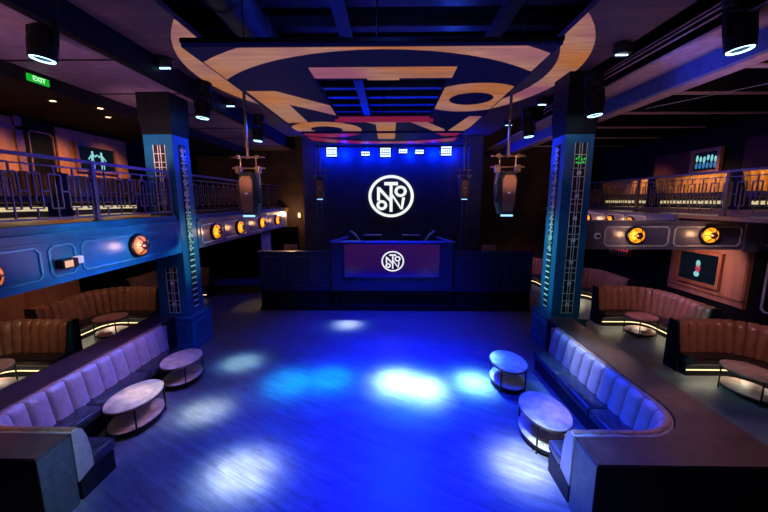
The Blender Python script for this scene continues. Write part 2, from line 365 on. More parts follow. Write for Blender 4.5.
# ------------------------------------------------------------------ logo (flat, unit radius, u right, v up)
def logo_polys(tb=(.52, .68), tw=.30, oc=(.42, .24, .27)):
    P = []
    def ring(cu, cv, r0, r1, n):
        for i in range(n):
            a, b = 2*PI*i/n, 2*PI*(i+1)/n
            P.append([(cu+r*math.cos(t), cv+r*math.sin(t)) for r, t in ((r0, a), (r1, a), (r1, b), (r0, b))])
    ring(0, 0, .87, 1, 72)
    P.append([(-tw, tb[0]), (tw, tb[0]), (tw, tb[1]), (-tw, tb[1])])
    P.append([(-.065, -.74), (.065, -.74), (.065, tb[0]), (-.065, tb[0])])
    P.append([(-.62, -.2), (-.49, -.2), (-.49, .44), (-.62, .44)])
    P.append([(-.49, .44), (-.55, .44), (-.49, .22), (-.065, -.26), (-.065, -.07)])
    ring(oc[0], oc[1], oc[2]-.13, oc[2], 32); ring(-.41, -.42, .11, .24, 32)
    P.append([(.065, -.05), (.065, .12), (.40, -.42), (.45, -.62), (.42, -.62)])
    P.append([(.42, -.62), (.52, -.62), (.62, -.05), (.49, -.05)])
    return P
def clip_poly(poly, x0, x1, y0, y1):
    for ax, lim, sgn in ((0, x0, 1), (0, x1, -1), (1, y0, 1), (1, y1, -1)):
        out = []
        for i, p in enumerate(poly):
            q = poly[(i+1) % len(poly)]; a, b = sgn*(p[ax]-lim), sgn*(q[ax]-lim)
            if a >= 0: out.append(p)
            if a*b < 0: t = a/(a-b); out.append((p[0]+(q[0]-p[0])*t, p[1]+(q[1]-p[1])*t))
        poly = out
        if not poly: return []
    return poly

# overhead LED screen: a hung centre frame with an opening and a boarded wing on each side
LC, LR = (-.13, 9.45), 4.54
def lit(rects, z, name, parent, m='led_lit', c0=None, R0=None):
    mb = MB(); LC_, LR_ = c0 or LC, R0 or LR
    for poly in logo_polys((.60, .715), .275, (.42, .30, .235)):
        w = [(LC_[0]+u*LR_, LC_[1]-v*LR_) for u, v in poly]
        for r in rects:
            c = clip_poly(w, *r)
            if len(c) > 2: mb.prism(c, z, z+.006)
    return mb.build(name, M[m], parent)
cs = thing('ceiling_screen', 'large dark blue hung screen frame with a lit round emblem and a square opening', 'screen', (0, 8.8, 6.1))
CX0, CX1, CY0, CY1, HX0, HX1, HY0, HY1 = -3.05, 2.47, 5.4, 11.6, -1.42, 1.08, 6.85, 10.0
crect = [(CX0, CX1, CY0, HY0), (CX0, HX0, HY0, HY1), (HX1, CX1, HY0, HY1), (CX0, CX1, HY1, CY1)]
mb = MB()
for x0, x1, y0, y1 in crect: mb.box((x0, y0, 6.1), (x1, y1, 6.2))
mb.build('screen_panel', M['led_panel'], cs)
mb = MB()
for a, b in (((CX0, CY0), (CX1, CY0)), ((CX0, CY1), (CX1, CY1)), ((CX0, CY0), (CX0, CY1)), ((CX1, CY0), (CX1, CY1))): mb.bar((*a, 6.19), (*b, 6.16), .04, .06)
mb.build('frame', M['black_metal'], cs)
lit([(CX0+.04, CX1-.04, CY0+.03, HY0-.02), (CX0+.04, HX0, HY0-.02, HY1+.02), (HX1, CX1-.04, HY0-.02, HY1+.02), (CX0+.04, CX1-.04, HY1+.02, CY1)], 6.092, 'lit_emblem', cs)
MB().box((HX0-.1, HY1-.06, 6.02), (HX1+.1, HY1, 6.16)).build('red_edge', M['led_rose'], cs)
for x in (-2.2, -.2, 2.0):
    for y in (5.6, 11.3): MB().tube((x, y, 6.15), (x, y, 7.72), .012).build('hanging_wire', M['black_metal'], cs)
fs = thing('small_screen', 'small hung screen tile beyond the opening carrying the lower emblem stroke', 'screen', (0, 12.6, 6.0))
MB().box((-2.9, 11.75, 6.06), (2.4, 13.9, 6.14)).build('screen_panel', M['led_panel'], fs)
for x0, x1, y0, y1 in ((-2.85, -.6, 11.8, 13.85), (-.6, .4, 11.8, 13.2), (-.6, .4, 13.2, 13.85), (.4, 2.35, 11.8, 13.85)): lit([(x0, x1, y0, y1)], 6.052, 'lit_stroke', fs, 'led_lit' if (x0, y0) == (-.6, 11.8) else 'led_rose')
for x in (-2.2, 2.1):
    for y in (12, 13.6): MB().tube((x, y, 6.12), (x, y, 7.72), .012).build('hanging_wire', M['black_metal'], fs)
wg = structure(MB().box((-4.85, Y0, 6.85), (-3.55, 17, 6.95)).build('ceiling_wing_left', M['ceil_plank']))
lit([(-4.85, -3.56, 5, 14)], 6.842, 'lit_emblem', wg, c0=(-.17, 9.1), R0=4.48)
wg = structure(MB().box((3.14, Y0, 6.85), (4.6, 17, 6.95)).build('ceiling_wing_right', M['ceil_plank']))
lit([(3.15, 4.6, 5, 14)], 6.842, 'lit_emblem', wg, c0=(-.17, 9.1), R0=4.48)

# ------------------------------------------------------------------ columns
def column(x0, y0, w, sd, label, low_only):
    """sd: +1 the dance floor is on the +X side"""
    x1, y1 = x0+w, y0+w
    t = thing('column', label, 'column', ((x0+x1)/2, (y0+y1)/2, 0))
    e = .13
    pn = MB().box((x0-e, y0-e, 0), (x1+e, y1+e, .86)).build('plinth', M['blue_col'], t)
    MB().box((x0-e-.03, y0-e-.03, .86), (x1+e+.03, y1+e+.03, .91)).box((x0-e-.02, y0-e-.02, 0), (x1+e+.02, y1+e+.02, .1)).build('plinth_cap', M['blue_col'], pn)
    mb = MB(); frame_xz(mb, y0-e-.006, x0-e+.1, x1+e-.1, .2, .76, .05, .022)
    xs = x1+e+.006 if sd > 0 else x0-e-.006
    frame_yz(mb, xs, y0-e+.1, y1+e-.1, .2, .76, .05, .022); mb.build('plinth_moulding', M['mould_blue'], pn)
    # slightly tapering shaft
    tp = .02; zt = 5.45
    vs = []
    for z, k in ((.91, 0), (zt, tp)): vs += [(x0+k, y0+k, z), (x1-k, y0+k, z), (x1-k, y1-k, z), (x0+k, y1-k, z)]
    shf = MB().add(vs, [(0,3,2,1),(4,5,6,7),(0,1,5,4),(1,2,6,5),(2,3,7,6),(3,0,4,7)]).build('shaft', M['blue_col'], t)
    g = .02
    vs = []
    for z, k in ((zt, -.012), (5.85, g), (6.88, g)): vs += [(x0-k, y0-k, z), (x1+k, y0-k, z), (x1+k, y1+k, z), (x0-k, y1+k, z)]
    MB().add(vs, [(0,3,2,1),(8,9,10,11)]+[(a+i, a+(i+1)%4, a+4+(i+1)%4, a+4+i) for a in (0, 4) for i in range(4)]).build('flared_head', M['black'], t)
    # lattice on the dance floor face: recess, then bars
    xm = x1 if sd > 0 else x0; s = sd; cy = (y0+y1)/2
    MB().box((min(xm-s*.05, xm+s*.006), cy-.11, 1.05), (max(xm-s*.05, xm+s*.006), cy+.11, 5.25)).build('side_recess', M['recess'], shf)
    lb = MB(); xx = xm+s*.012; z = 1.1; k = 0
    while z < 5.2:
        a = [.2, .2, .2][k % 3]; lb.bar((xx, cy-.105, z), (xx, cy+.105, z), .018, .035); z += .155; k += 1
    lb.bar((xx, cy, 2.6), (xx, cy, 5.2), .018, .03)
    rnd = random.Random(int(x0*10))
    for q in range(26):
        zz = 2.6+.1*q; lb.bar((xx, cy-.08, zz), (xx, cy+rnd.choice([-.02, .02, .08]), zz), .018, .035)
        lb.bar((xx, cy+rnd.uniform(-.08, .08), zz), (xx, cy+rnd.uniform(-.08, .08), zz+.1), .018, .03)
    lb.build('side_lattice', M['lit_brass'], shf)
    # lattice on the face towards the camera
    cx = (x0+x1)/2+.03; spans = [(1.0, 2.2), (3.6, 5.2)] if low_only else [(1.0, 5.25)]
    rb = MB(); lb = MB(); yy = y0-.004
    for z0, z1 in spans:
        rb.box((cx-.15, y0-.004, z0), (cx+.15, y0+.05, z1))
        for dx in (-.14, -.03, .03, .14): lb.bar((cx+dx, yy, z0), (cx+dx, yy, z1), .014)
        z = z0+.02; k = 0
        while z < z1:
            lb.bar((cx-.14, yy, z), (cx+.14, yy, z), .014); z += [.2, .12, .2, .34][k % 4]; k += 1
        for q in range(int((z1-z0)/.55)): zz = z0+.25+q*.55; lb.lathe([(.002, -.01), (.055, -.01), (.055, .01), (.002, .01)], 12, (cx, yy, zz), 'Y')
    rb.build('front_recess', M['recess'], shf); lb.build('front_lattice', M['lit_brass'], shf)
    return t
colL = column(-5.95, 8.5, .74, 1, 'blue square lattice column at the left corner of the dance floor', True)
colR = column(4.18, 8.65, .72, -1, 'blue square lattice column at the right corner of the dance floor', False)
pl = MB()
for dx, dz in ((0, 0), (.06, .03), (.13, -.02), (.1, -.1), (.2, 0), (.17, -.08), (.02, -.09)): pl.box((4.46+dx, 8.63, 4.86+dz), (4.5+dx, 8.645, 4.9+dz))
pl.build('green_light', M['green_led'], colR)

# ------------------------------------------------------------------ balcony railings
def railing(X, y0, y1, label, m, s, posts):
    t = thing('balcony_railing', label, 'railing', (X, (y0+y1)/2, ZD))
    zt, zb = 4.56, ZD+.09
    MB().bar((X, y0, zt), (X, y1, zt), .06, .05).build('top_rail', m, t)
    MB().bar((X, y0, zt-.13), (X, y1, zt-.13), .022).bar((X, y0, zb), (X, y1, zb), .03).build('lower_rail', m, t)
    for p in posts: MB().box((X-.035, p-.035, ZD), (X+.035, p+.035, zt)).box((X-.06, p-.06, ZD), (X+.06, p+.06, ZD+.03)).build('post', m, t)
    mb = MB(); y = y0+.12; k = 0; r = .02; z1, z0 = zt-.13, zb; h1, h0 = z1-.13, z0+.16; zm = (h1+h0)/2
    while y < y1-.2:
        w = .2
        mb.bar((X, y, h0), (X, y, h1), r); mb.bar((X, y+w, h0), (X, y+w, h1), r)
        mb.bar((X, y, h1), (X, y+w, h1), r); mb.bar((X, y, h0), (X, y+w, h0), r)
        mb.bar((X, y+w/2, h1), (X, y+w/2, z1), r); mb.bar((X, y+w/2, z0), (X, y+w/2, h0), r)
        if k % 2: mb.bar((X, y+w/2, zm-.18), (X, y+w/2, h1), r)
        else: mb.bar((X, y+w/2, h0), (X, y+w/2, zm+.18), r)
        mb.bar((X, y+w, zm), (X, y+w+.13, zm), r)
        y += .33; k += 1
    mb.build('baluster_panel', m, t)
    return t
railing(XF-.14, 2.0, 8.44, 'violet metal balcony railing above the blue left balcony front', M['rail'], 1, [2.6, 6.25, 8.4])
railing(XF-.14, 9.3, 16.8, 'dim metal balcony railing beyond the left column', M['rail_dark'], 1, [9.34, 12.3, 15.2])
railing(XG+.14, 4.5, 16.8, 'dim bronze balcony railing along the right balcony', M['rail_dark'], -1, [5.2, 8.35, 11.3, 14.2])

# ------------------------------------------------------------------ round lamps on the balcony fronts
def lamp_proto(m_glass):
    t = thing('wall_lamp', '', 'lamp', (0, 0, 0), 'round lamps on the balcony fronts')
    MB().lathe([(.0, 0), (.235, 0), (.25, .03), (.235, .07), (.2, .08), (.19, .05), (.0, .05)], 32, ax='X').build('bezel', M['black_metal'], t, True, False)
    dm = MB().lathe([(.0, .04), (.19, .04), (.197, .08), (.185, .115), (.15, .145), (.08, .165), (.0, .17)], 28, ax='X').build('amber_dome', m_glass, t, True, False)
    MB().lathe([(.0, .16), (.085, .16), (.09, .19), (.06, .225), (.0, .235)], 16, ax='X').build('centre_knob', M['knob'], dm, True, False)
    mb = MB()
    for i in range(6):
        a = i*PI/3; mb.path([(.19, .05*math.cos(a), .05*math.sin(a)), (.168, .13*math.cos(a), .13*math.sin(a)), (.12, .195*math.cos(a), .195*math.sin(a))], .011, 6)
    mb.build('guard', M['knob'], dm, True, False)
    return t
LP = []
pA = lamp_proto(M['amber_dim']); pB = lamp_proto(M['amber'])
first = {}
def lamp(kind, loc, rz, label, scale=None):
    p = pA if kind == 'A' else pB
    o = p if kind not in first else copy_tree(p); first[kind] = 1
    place(o, loc, label, rz, scale)
    nrm = Vector((math.cos(rz), math.sin(rz), 0)); LP.append((Vector(loc)+nrm*.3+(Vector((-.2, 0, 0)) if abs(nrm.y) > .5 else Vector((0, -.2, 0))), nrm, kind))
lamp('A', (XF, 4.18, 2.93), 0, 'violet-tinted round lamp cut by the left edge of the picture')
lamp('A', (XF, 6.95, 2.98), 0, 'large round amber lamp on the blue balcony front left of the column')
lamp('B', (XF, 10.1, 2.98), 0, 'round amber lamp just right of the left column on the far balcony front')
lamp('B', (XF, 11.75, 2.98), 0, 'round amber lamp second from the left column, beside the hung speaker')
lamp('B', (XF, 13.8, 3.0), 0, 'round amber lamp third from the left column, beyond the hung speaker')
lamp('B', (XF, 15.7, 3.0), 0, 'round amber lamp farthest from the left column near the back wall')
lamp('B', (6.47, YB, 2.98), -PI/2, 'big round amber lamp on the cross beam nearest the right column')
lamp('B', (8.37, YB, 2.99), -PI/2, 'big round amber lamp on the cross beam farther from the right column')
lamp('B', (XG, 13.63, 3.2), PI, 'small far round lamp peeping over the beam right beside the right column', (.8, .72, .72))
lamp('B', (XG, 12.27, 3.2), PI, 'small far round lamp peeping over the beam, second from the right column', (.8, .72, .72))
lamp('B', (XG, 11.25, 3.2), PI, 'small far round lamp peeping over the beam, third from the right column', (.8, .72, .72))

# ------------------------------------------------------------------ seating
def path_pts(pts, step=.03, n=None):
    """resample a polyline; normals point to the left of travel"""
    out = []; seg = []; L = 0
    for a, b in zip(pts, pts[1:]):
        d = math.hypot(b[0]-a[0], b[1]-a[1]); seg.append((L, d, a, b)); L += d
    n = n or max(2, int(L/step))
    P = []
    for i in range(n+1):
        t = L*i/n
        for l, d, a, b in seg:
            if t <= l+d+1e-6: k = (t-l)/d; P.append((a[0]+(b[0]-a[0])*k, a[1]+(b[1]-a[1])*k, t)); break
    for i, (x, y, t) in enumerate(P):
        p, q = P[max(0, i-2)], P[min(len(P)-1, i+2)]; dx, dy = q[0]-p[0], q[1]-p[1]; m = math.hypot(dx, dy)
        out.append((x, y, -dy/m, dx/m, t))
    return out, L
def corner(p0, c, p1, r, n=14):
    """polyline p0 -> c -> p1 with the corner c rounded at radius r"""
    p0, c, p1 = Vector(p0), Vector(c), Vector(p1); a = (p0-c).normalized(); b = (p1-c).normalized()
    cen = c+a*r+b*r; out = [p0]
    for i in range(n+1):
        t = PI/2*i/n; out.append(cen-b*r*math.cos(t)-a*r*math.sin(t))
    return [tuple(v) for v in out+[p1]]
def channel_back(poly, w, z0, z1, th, lean, bulge):
    L = path_pts(poly)[1]; nch = max(1, round(L/w)); pts, L = path_pts(poly, n=nch*10); w = L/nch
    def prof(t):
        k = (t/w) % 1; bu = bulge*(abs(math.sin(PI*k))**.33)
        zz = [z0, z0+(z1-z0)*.3, z0+(z1-z0)*.6, z0+(z1-z0)*.85, z1-.03]
        front = [(th+lean*(1-(z-z0)/(z1-z0))+bu*(1 if i < 4 else .8), z) for i, z in enumerate(zz)]
        return front+[(th-.03+bu*.4, z1+bu*.3), (th*.5, z1+.012+bu*.4), (0.01, z1), (0.0, z0)]
    return MB().sweep(pts, prof)
def sect(*p): return lambda t: list(p)

def booth(name, pts, label, m_back, loc, z=0, group=None, strip='strip', top=1.15, sh=.024):
    t = thing(name, label, 'booth seat', loc, group)
    pp, L = path_pts(pts, .028)
    channel_back(pts, .22, .44, top, .11, .09, .075).build('backrest', M[m_back], t, True, False)
    MB().sweep(pp, sect((-.07, 0), (0, 0), (0, top-.02), (-.07, top-.02))).build('outer_shell', M['black'], t, False, False)
    MB().sweep(pp, sect((.1, .3), (.6, .3), (.64, .34), (.64, .42), (.6, .46), (.1, .46))).build('seat', M['leather_dark'], t, True, False)
    bse = MB().sweep(pp, sect((.05, 0), (.5, 0), (.5, .3), (.05, .3))).build('base', M['black'], t, False, False)
    MB().sweep(pp, sect((.501, .13), (.515, .13), (.515, .13+sh), (.501, .13+sh))).build('light_strip', M[strip], bse, False, False)
    for i in (0, -1):
        x, y, nx, ny, _ = pp[i]
        sgn = -1 if i == 0 else 1; tx, ty = ny*sgn, -nx*sgn
        def W(o, s, zz): return (x+nx*o+tx*s, y+ny*o+ty*s, zz)
        mb = MB(); pr = [(-.08, 0), (.3, 0), (.3, .5), (.16, top+.01), (-.08, top+.01)]; n = len(pr)
        mb.add([W(o, 0, q) for o, q in pr]+[W(o, .05, q) for o, q in pr], [tuple(range(n)), tuple(range(n, 2*n))]+[(k, (k+1)%n, n+(k+1)%n, n+k) for k in range(n)])
        mb.build('end_panel', M['ledge_body'], t, False, False)
    return t
# right side booths: local origin at the corner; travel so that the seat lies on the left
RB = corner((0, -2.3), (0, 0), (-1.75, 0), .95)
r1 = booth('corner_booth', RB, 'brown tufted booth in the right foreground behind the long oval table', 'leather_brown', (8.4, 7.85, 0), group='tufted booths under the right balcony')
for y, l in ((10.95, 'purple tufted booth right of the right column, below the framed television'), (14.1, 'dark far booth in shadow just right of the right column')):
    place(copy_tree(r1), (8.4, y, 0), l)
place(copy_tree(r1), (7.3, 16.6, 0), 'small far tufted booth showing just left of the right column')
LB = corner((1.85, 0), (0, 0), (0, -2.3), .95)
l1 = booth('corner_booth', LB, 'brown tufted booth at the left edge nearest the camera', 'leather_brown', (-9.2, 7.55, 0), group='tufted booths under the left balcony')
for y, l in ((10.6, 'brown curved tufted booth with round table, under the blue balcony front'), (13.8, 'dark far booth left of the left column, behind the curved booth')):
    place(copy_tree(l1), (-9.2, y, 0), l)
# upper booths
UB = corner((0, -2.6), (0, 0), (-.9, 0), .8)
u1 = booth('balcony_booth', UB, 'tan tufted booth on the right balcony at the right edge of the picture', 'leather_gold', (9.75, 9.2, ZD+.14), group='tufted booths on the right balcony', top=.98, sh=.09, strip='strip_dim')
for y, l in ((12.1, 'tan tufted booth in the middle of the right balcony'), (15.0, 'dim tufted booth at the far end of the right balcony')):
    place(copy_tree(u1), (9.75, y, ZD+.14), l)
VB = corner((.8, 0), (0, 0), (0, -2.5), .75)
v1 = booth('balcony_booth', VB, 'tan tufted booth on the left balcony at the left edge of the picture', 'leather_gold', (-8.6, 8.3, ZD), group='tufted booths on the left balcony', top=1.0, sh=.09, strip='strip_dim')
for y, l in ((11.1, 'tan tufted booth on the left balcony behind the railing post'), (14.0, 'tufted booth on the left balcony beyond the left column')):
    place(copy_tree(v1), (-8.6, y, ZD), l)

# main sofas with the ledge that wraps behind them
def sofa(sx, xe, xb, label, seat_seams):
    """sx=+1 left sofa (back on the left); xe end of near leg, xb back line; y near leg back 3.86"""
    yn, yf = (3.86 if sx > 0 else 3.92), 7.62
    r = .55 if sx > 0 else .75
    p0, c, p1 = (xe, yn), (xb, yn), (xb, yf)
    pts = corner(p0, c, p1, r)
    if sx > 0: pts = pts[::-1]
    t = thing('banquette_sofa', label, 'sofa', ((xe+xb)/2, 5.5, 0))
    pp, L = path_pts(pts, .03)
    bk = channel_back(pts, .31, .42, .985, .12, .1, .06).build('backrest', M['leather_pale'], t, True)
    # rolled piping along the top of the back
    rp = MB().sweep(pp, lambda tt: [(.075+(.042+.003*math.cos(tt*17))*math.cos(a), .998+(.026+.002*math.cos(tt*17))*math.sin(a)) for a in [2*PI*i/10 for i in range(10)]])
    rp.build('top_roll', M['trim_roll'], bk, True)
    d = 1 if sx > 0 else -1
    def X(o): return xb+d*o
    def bx(mb, x0, x1, y0, y1, z0, z1, rr=.035): return mb.rbox((min(x0, x1), y0, z0), (max(x0, x1), y1, z1), rr)
    ys = [4.5]+seat_seams+[yf]
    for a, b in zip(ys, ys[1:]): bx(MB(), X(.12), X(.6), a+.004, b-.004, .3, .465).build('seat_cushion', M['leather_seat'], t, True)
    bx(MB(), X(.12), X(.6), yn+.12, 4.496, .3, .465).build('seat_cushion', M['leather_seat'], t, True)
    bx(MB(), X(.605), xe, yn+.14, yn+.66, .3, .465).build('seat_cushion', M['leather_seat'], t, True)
    MB().box((min(X(0.02), X(.54)), yn+.05, 0), (max(X(.02), X(.54)), yf, .3)).box((min(X(.5), xe), yn+.05, 0), (max(X(.5), xe-d*.0), yn+.6, .3)).build('base', M['ledge_body'], t)
    # end panel of the near leg, a curved slip of leather over the cut end
    x0, x1 = xe, xe+d*.025
    pr = [(yn+.0, .3), (yn+.24, .36), (yn+.235, .6), (yn+.2, .82), (yn+.15, .96), (yn+.09, 1.01), (yn+.0, 1.0)]
    MB().prism(pr, x0, x1, 'YZ').build('end_panel', M['leather_pale'], t)
    pr = [(yf-.0, .3)]
    MB().rbox((min(X(0), X(.2)), yf, .3), (max(X(0), X(.2)), yf+.04, .99), .015).build('end_panel', M['leather_pale'], t)
    return t
sofa(1, -4.03, -5.45, 'long lavender-lit tufted sofa wrapping the left edge of the dance floor', [5.3, 6.45])
sofa(-1, 2.32, 3.93, 'long blue-lit tufted sofa wrapping the right edge of the dance floor', [5.35, 6.5])
def ledge(sx, xe, xb, xo, yo, label):
    yn, yf = (3.86 if sx > 0 else 3.92), 8.3
    inner = corner((xe, yn-.004), (xb-sx*.004, yn-.004), (xb-sx*.004, yf), .55 if sx > 0 else .75)
    poly = inner+[(xo, yf), (xo, yo), (xe, yo)]
    t = thing('sofa_ledge', label, 'ledge', ((xo+xe)/2, 5.6, 0))
    MB().prism(poly, 0, .965).build('body', M['ledge_body'], t)
    MB().prism(poly, .965, 1.0).build('ledge_top', M['ledge_top'], t)
    MB().box((min(xe, xe+sx*.012), yo+.005, .0), (max(xe, xe+sx*.012), yn-.01, .96)).build('end_panel', M['ledge_end'], t)
    return t
ledge(1, -4.03, -5.45, -6.03, 3.43, 'dark wooden ledge box behind the left sofa')
ledge(-1, 2.32, 3.93, 4.52, 3.45, 'dark wooden ledge box behind the right sofa')

# oval tables
def table_proto(m='table_top'):
    t = thing('oval_table', '', 'table', (0, 0, 0), 'oval two-tier tables')
    a, b = .37, .54
    def disc(z, h, k=1.): return MB().lathe([(.0, z), (k-.02, z), (k, z+.008), (k, z+h-.008), (k-.02, z+h), (.0, z+h)], 40, sx=a, sy=b)
    tt_ = disc(.495, .03).build('table_top', M[m], t, True, False)
    MB().lathe([(.97, .47), (1.005, .47), (1.005, .497), (.97, .497)], 40, sx=a, sy=b, loop=True).build('rim', M['pole'], tt_, True, False)
    ls = disc(.12, .025, .97).build('lower_shelf', M[m], t, True, False)
    MB().lathe([(.93, .07), (.96, .07), (.96, .12), (.93, .12)], 40, sx=a, sy=b, loop=True).build('shelf_rim', M['black_metal'], ls, True, False)
    for k in range(4):
        an = PI/4+k*PI/2
        MB().tube((a*.97*math.cos(an), b*.97*math.sin(an), 0), (a*.97*math.cos(an), b*.97*math.sin(an), .5), .014, 10).build('leg', M['black_metal'], t, True, False)
    return t
tp = table_proto(); tq = table_proto('table_red')
place(tp, (-4.47, 5.52, 0), 'pale-topped oval table nearest the camera beside the left sofa')
place(copy_tree(tp), (-4.5, 6.95, 0), 'lavender-lit oval table farther along the left sofa, near the left column', scale=(.98, .9, 1))
place(copy_tree(tp), (2.54, 5.22, 0), 'pale-topped oval table nearest the camera beside the right sofa')
place(copy_tree(tp), (2.53, 6.95, 0), 'blue-lit oval table farther along the right sofa', scale=(.98, .95, 1))
place(tq, (7.25, 6.55, 0), 'reddish oval table in front of the right foreground booth', rz=.15)
place(copy_tree(tq), (7.3, 9.72, 0), 'round reddish table inside the purple booth right of the column', scale=(1.1, .72, 1.12))
place(copy_tree(tq), (-8.05, 9.4, 0), 'small table inside the curved booth under the blue balcony front', scale=(1.1, .8, 1.1))
place(copy_tree(tq), (-8.1, 6.3, 0), 'table cut by the left edge of the picture, in front of the left booth', scale=(1.1, .85, 1.1))

# ------------------------------------------------------------------ stage
YS = 11.85
st = structure(MB().box((-4.6, YS+.12, 0), (-4.45, 16.6, 1.2)).box((4.8, YS+.12, 0), (4.95, 16.6, 1.2)).box((-4.6, YS+.5, 1.1), (4.95, 16.6, 1.2)).build('stage_deck', M['black']))
sf = structure(MB().box((-4.6, YS, .78), (4.95, YS+.14, 2.06)).box((-4.65, YS-.04, 2.06), (5.0, YS+.2, 2.13)).box((-4.6, YS-.03, .72), (4.95, YS+.05, .8)).build('stage_front', M['navy']))
MB().box((-4.6, YS+.05, 0), (4.95, YS+.14, .76)).box((-4.62, YS-.02, 0), (4.97, YS+.06, .12)).build('kick_wall', M['black'], sf)
mb = MB()
for x0, x1 in [(-4.45, -3.75), (-3.5, -2.75), (-2.95+.3, -2.1), (2.3, 2.95), (3.1, 3.75), (4.0, 4.8)]: frame_xz(mb, YS-.006, x0, x1, .92, 1.95, .06, .022)
mb.build('panel_moulding', M['navy_mould'], sf)
mb = MB()
for x0, x1 in [(-4.4, -2.2), (-1.9, 2.1), (2.4, 4.75)]: frame_xz(mb, YS+.044, x0, x1, .18, .62, .05, .02)
mb.build('kick_moulding', M['navy'], sf)
dj = thing('dj_booth', 'navy disc jockey booth with a violet front screen in the centre of the stage', 'dj booth', (.07, YS-.2, .8))
pl = [(-2.0, YS-.22), (2.14, YS-.22), (1.75, 13.3), (-1.6, 13.3)]
mb = MB(); ins = [(-1.86, YS-.1), (2.0, YS-.1), (1.63, 13.2), (-1.48, 13.2)]
mb.prism([pl[0], pl[1], ins[1], ins[0]], .8, 2.46); mb.prism([pl[1], pl[2], ins[2], ins[1]], 1.0, 2.46); mb.prism([pl[3], pl[0], ins[0], ins[3]], 1.0, 2.46)
mb.build('booth_wall', M['navy'], dj)
mb = MB()
def q4(a, b, c, d_): mb.prism([a, b, c, d_], 2.46, 2.52)
q4((-2.06, YS-.27), (2.2, YS-.27), (1.98, YS-.08), (-1.84, YS-.08)); q4((2.2, YS-.27), (1.8, 13.3), (1.6, 13.3), (1.98, YS-.08)); q4((-2.06, YS-.27), (-1.84, YS-.08), (-1.45, 13.3), (-1.65, 13.3))
mb.build('counter_rim', M['blue_beam'], dj)
MB().box((-1.58, 12.3, 2.2), (1.68, 13.0, 2.26)).build('equipment_shelf', M['black'], dj)
scr = MB().box((-1.55, YS-.26, 1.28), (1.68, YS-.22, 2.42)).build('front_screen', M['dj_screen'], dj)
mb = MB(); MBf = MB()
for x0, x1, z0, z1 in [(-1.6, 1.73, 1.24, 1.29), (-1.6, 1.73, 2.41, 2.46), (-1.6, -1.55, 1.24, 2.46), (1.68, 1.73, 1.24, 2.46)]: MBf.box((x0, YS-.275, z0), (x1, YS-.22, z1))
MBf.build('screen_frame', M['navy'], scr)
def logo_mesh(c, R, yq, m, parent, name='emblem', disc=None):
    mb = MB()
    for p in logo_polys(): mb.prism([(c[0]+u*R, c[1]+v*R*.915) for u, v in p], yq-.012, yq, 'XZ')
    if disc: MB().lathe([(0, 0), (R*.9, 0), (R*.9, .006), (0, .006)], 40, (c[0], yq, c[1]), 'Y', sy=.915).build('emblem_disc', M[disc], parent)
    return mb.build(name, M[m], parent)
logo_mesh((.1, 1.84), .385, YS-.272, 'logo_red', scr, disc='black')
bd = thing('stage_backdrop', 'tall black backdrop behind the stage with a glowing round white emblem', 'backdrop', (.05, 16.6, 0))
MB().box((-4.1, 16.6, 0), (4.3, 16.7, 6.8)).build('cloth', mat('backdrop_cloth', (40, 42, 60), .8, var=.3, scale=2), bd)
logo_mesh((.05, 4.07), 1.07, 16.56, 'logo', bd)
for k, (x, l) in enumerate(((-1.22, 'black curved monitor wedge on the left of the booth counter'), (1.4, 'black curved monitor wedge on the right of the booth counter'))):
    s = -1 if k == 0 else 1
    t = thing('monitor_speaker', l, 'speaker', (x, 12.6, 2.26), 'monitor wedges on the dj booth')
    prof = [(-.28*s, 0), (.2*s, 0), (.1*s, .2), (-.02*s, .38), (-.2*s, .52), (-.28*s, .5)]
    prof = [(x-p[0], 2.26+p[1]) for p in prof]
    MB().prism(prof, 12.4, 12.8, 'XZ').build('cabinet', M['speaker'], t)
    mb = MB(); arc = [prof[1], prof[2], prof[3], prof[4]]
    for a, b in zip(arc, arc[1:]): mb.bar((a[0], 12.39, a[1]), (b[0], 12.39, b[1]), .05)
    mb.build('curved_edge', M['teal_edge'], t)
for x0, x1, l in ((-1.0, -.35, 'long dark deck case at the back left of the dj booth'), (.5, 1.15, 'long dark deck case at the back right of the dj booth')):
    t = thing('deck_case', l, 'case', ((x0+x1)/2, 13.3, 2.0))
    MB().box((x0, 13.35, 1.2), (x1, 13.7, 2.5)).build('case_body', M['black'], t)
    MB().box((x0-.01, 13.33, 2.5), (x1+.01, 13.72, 2.55)).build('case_lid', M['steel_blue'], t)
# stage side seats seen over the front
for x0, x1, l in ((-4.05, -3.55, 'striped seat back showing over the left end of the stage front'), (3.5, 4.0, 'striped seat back showing over the right end of the stage front')):
    t = thing('stage_seat', l, 'seat', ((x0+x1)/2, 12.9, 1.2))
    pp, L = path_pts([(x1, 13.1), (x0, 13.1)], .02)
    channel_back([(x1, 13.1), (x0, 13.1)], .1, 1.5, 2.2, .1, .1, .03).build('backrest', M['leather_brown'], t, True)
    MB().box((x0, 12.55, 1.2), (x1, 13.1, 1.5)).build('seat', M['leather_dark'], t)
t = thing('pale_door_panel', 'pale upright panel under the far left balcony lamps', 'panel', (-5.5, 15.2, 0))
MB().box((-5.55, 14.4, 0), (-5.45, 15.6, 2.5)).build('panel_board', M['clear'], t)
MB().box((-5.58, 14.32, 0), (-5.42, 14.4, 2.58)).box((-5.58, 15.6, 0), (-5.42, 15.68, 2.58)).build('panel_frame', M['black'], t)
t = thing('wall_sconce', 'small glowing sconce on the back wall left of the stage', 'lamp', (-4.75, 18.1, 3.1))
MB().box((-4.8, 18.05, 2.9), (-4.7, 18.2, 3.0)).build('bracket', M['black_metal'], t)
MB().lathe([(0, 3.0), (.05, 3.0), (.06, 3.1), (.05, 3.22), (0, 3.24)], 12, (-4.75, 18.08, 0)).build('shade', M['bulb'], t, True)

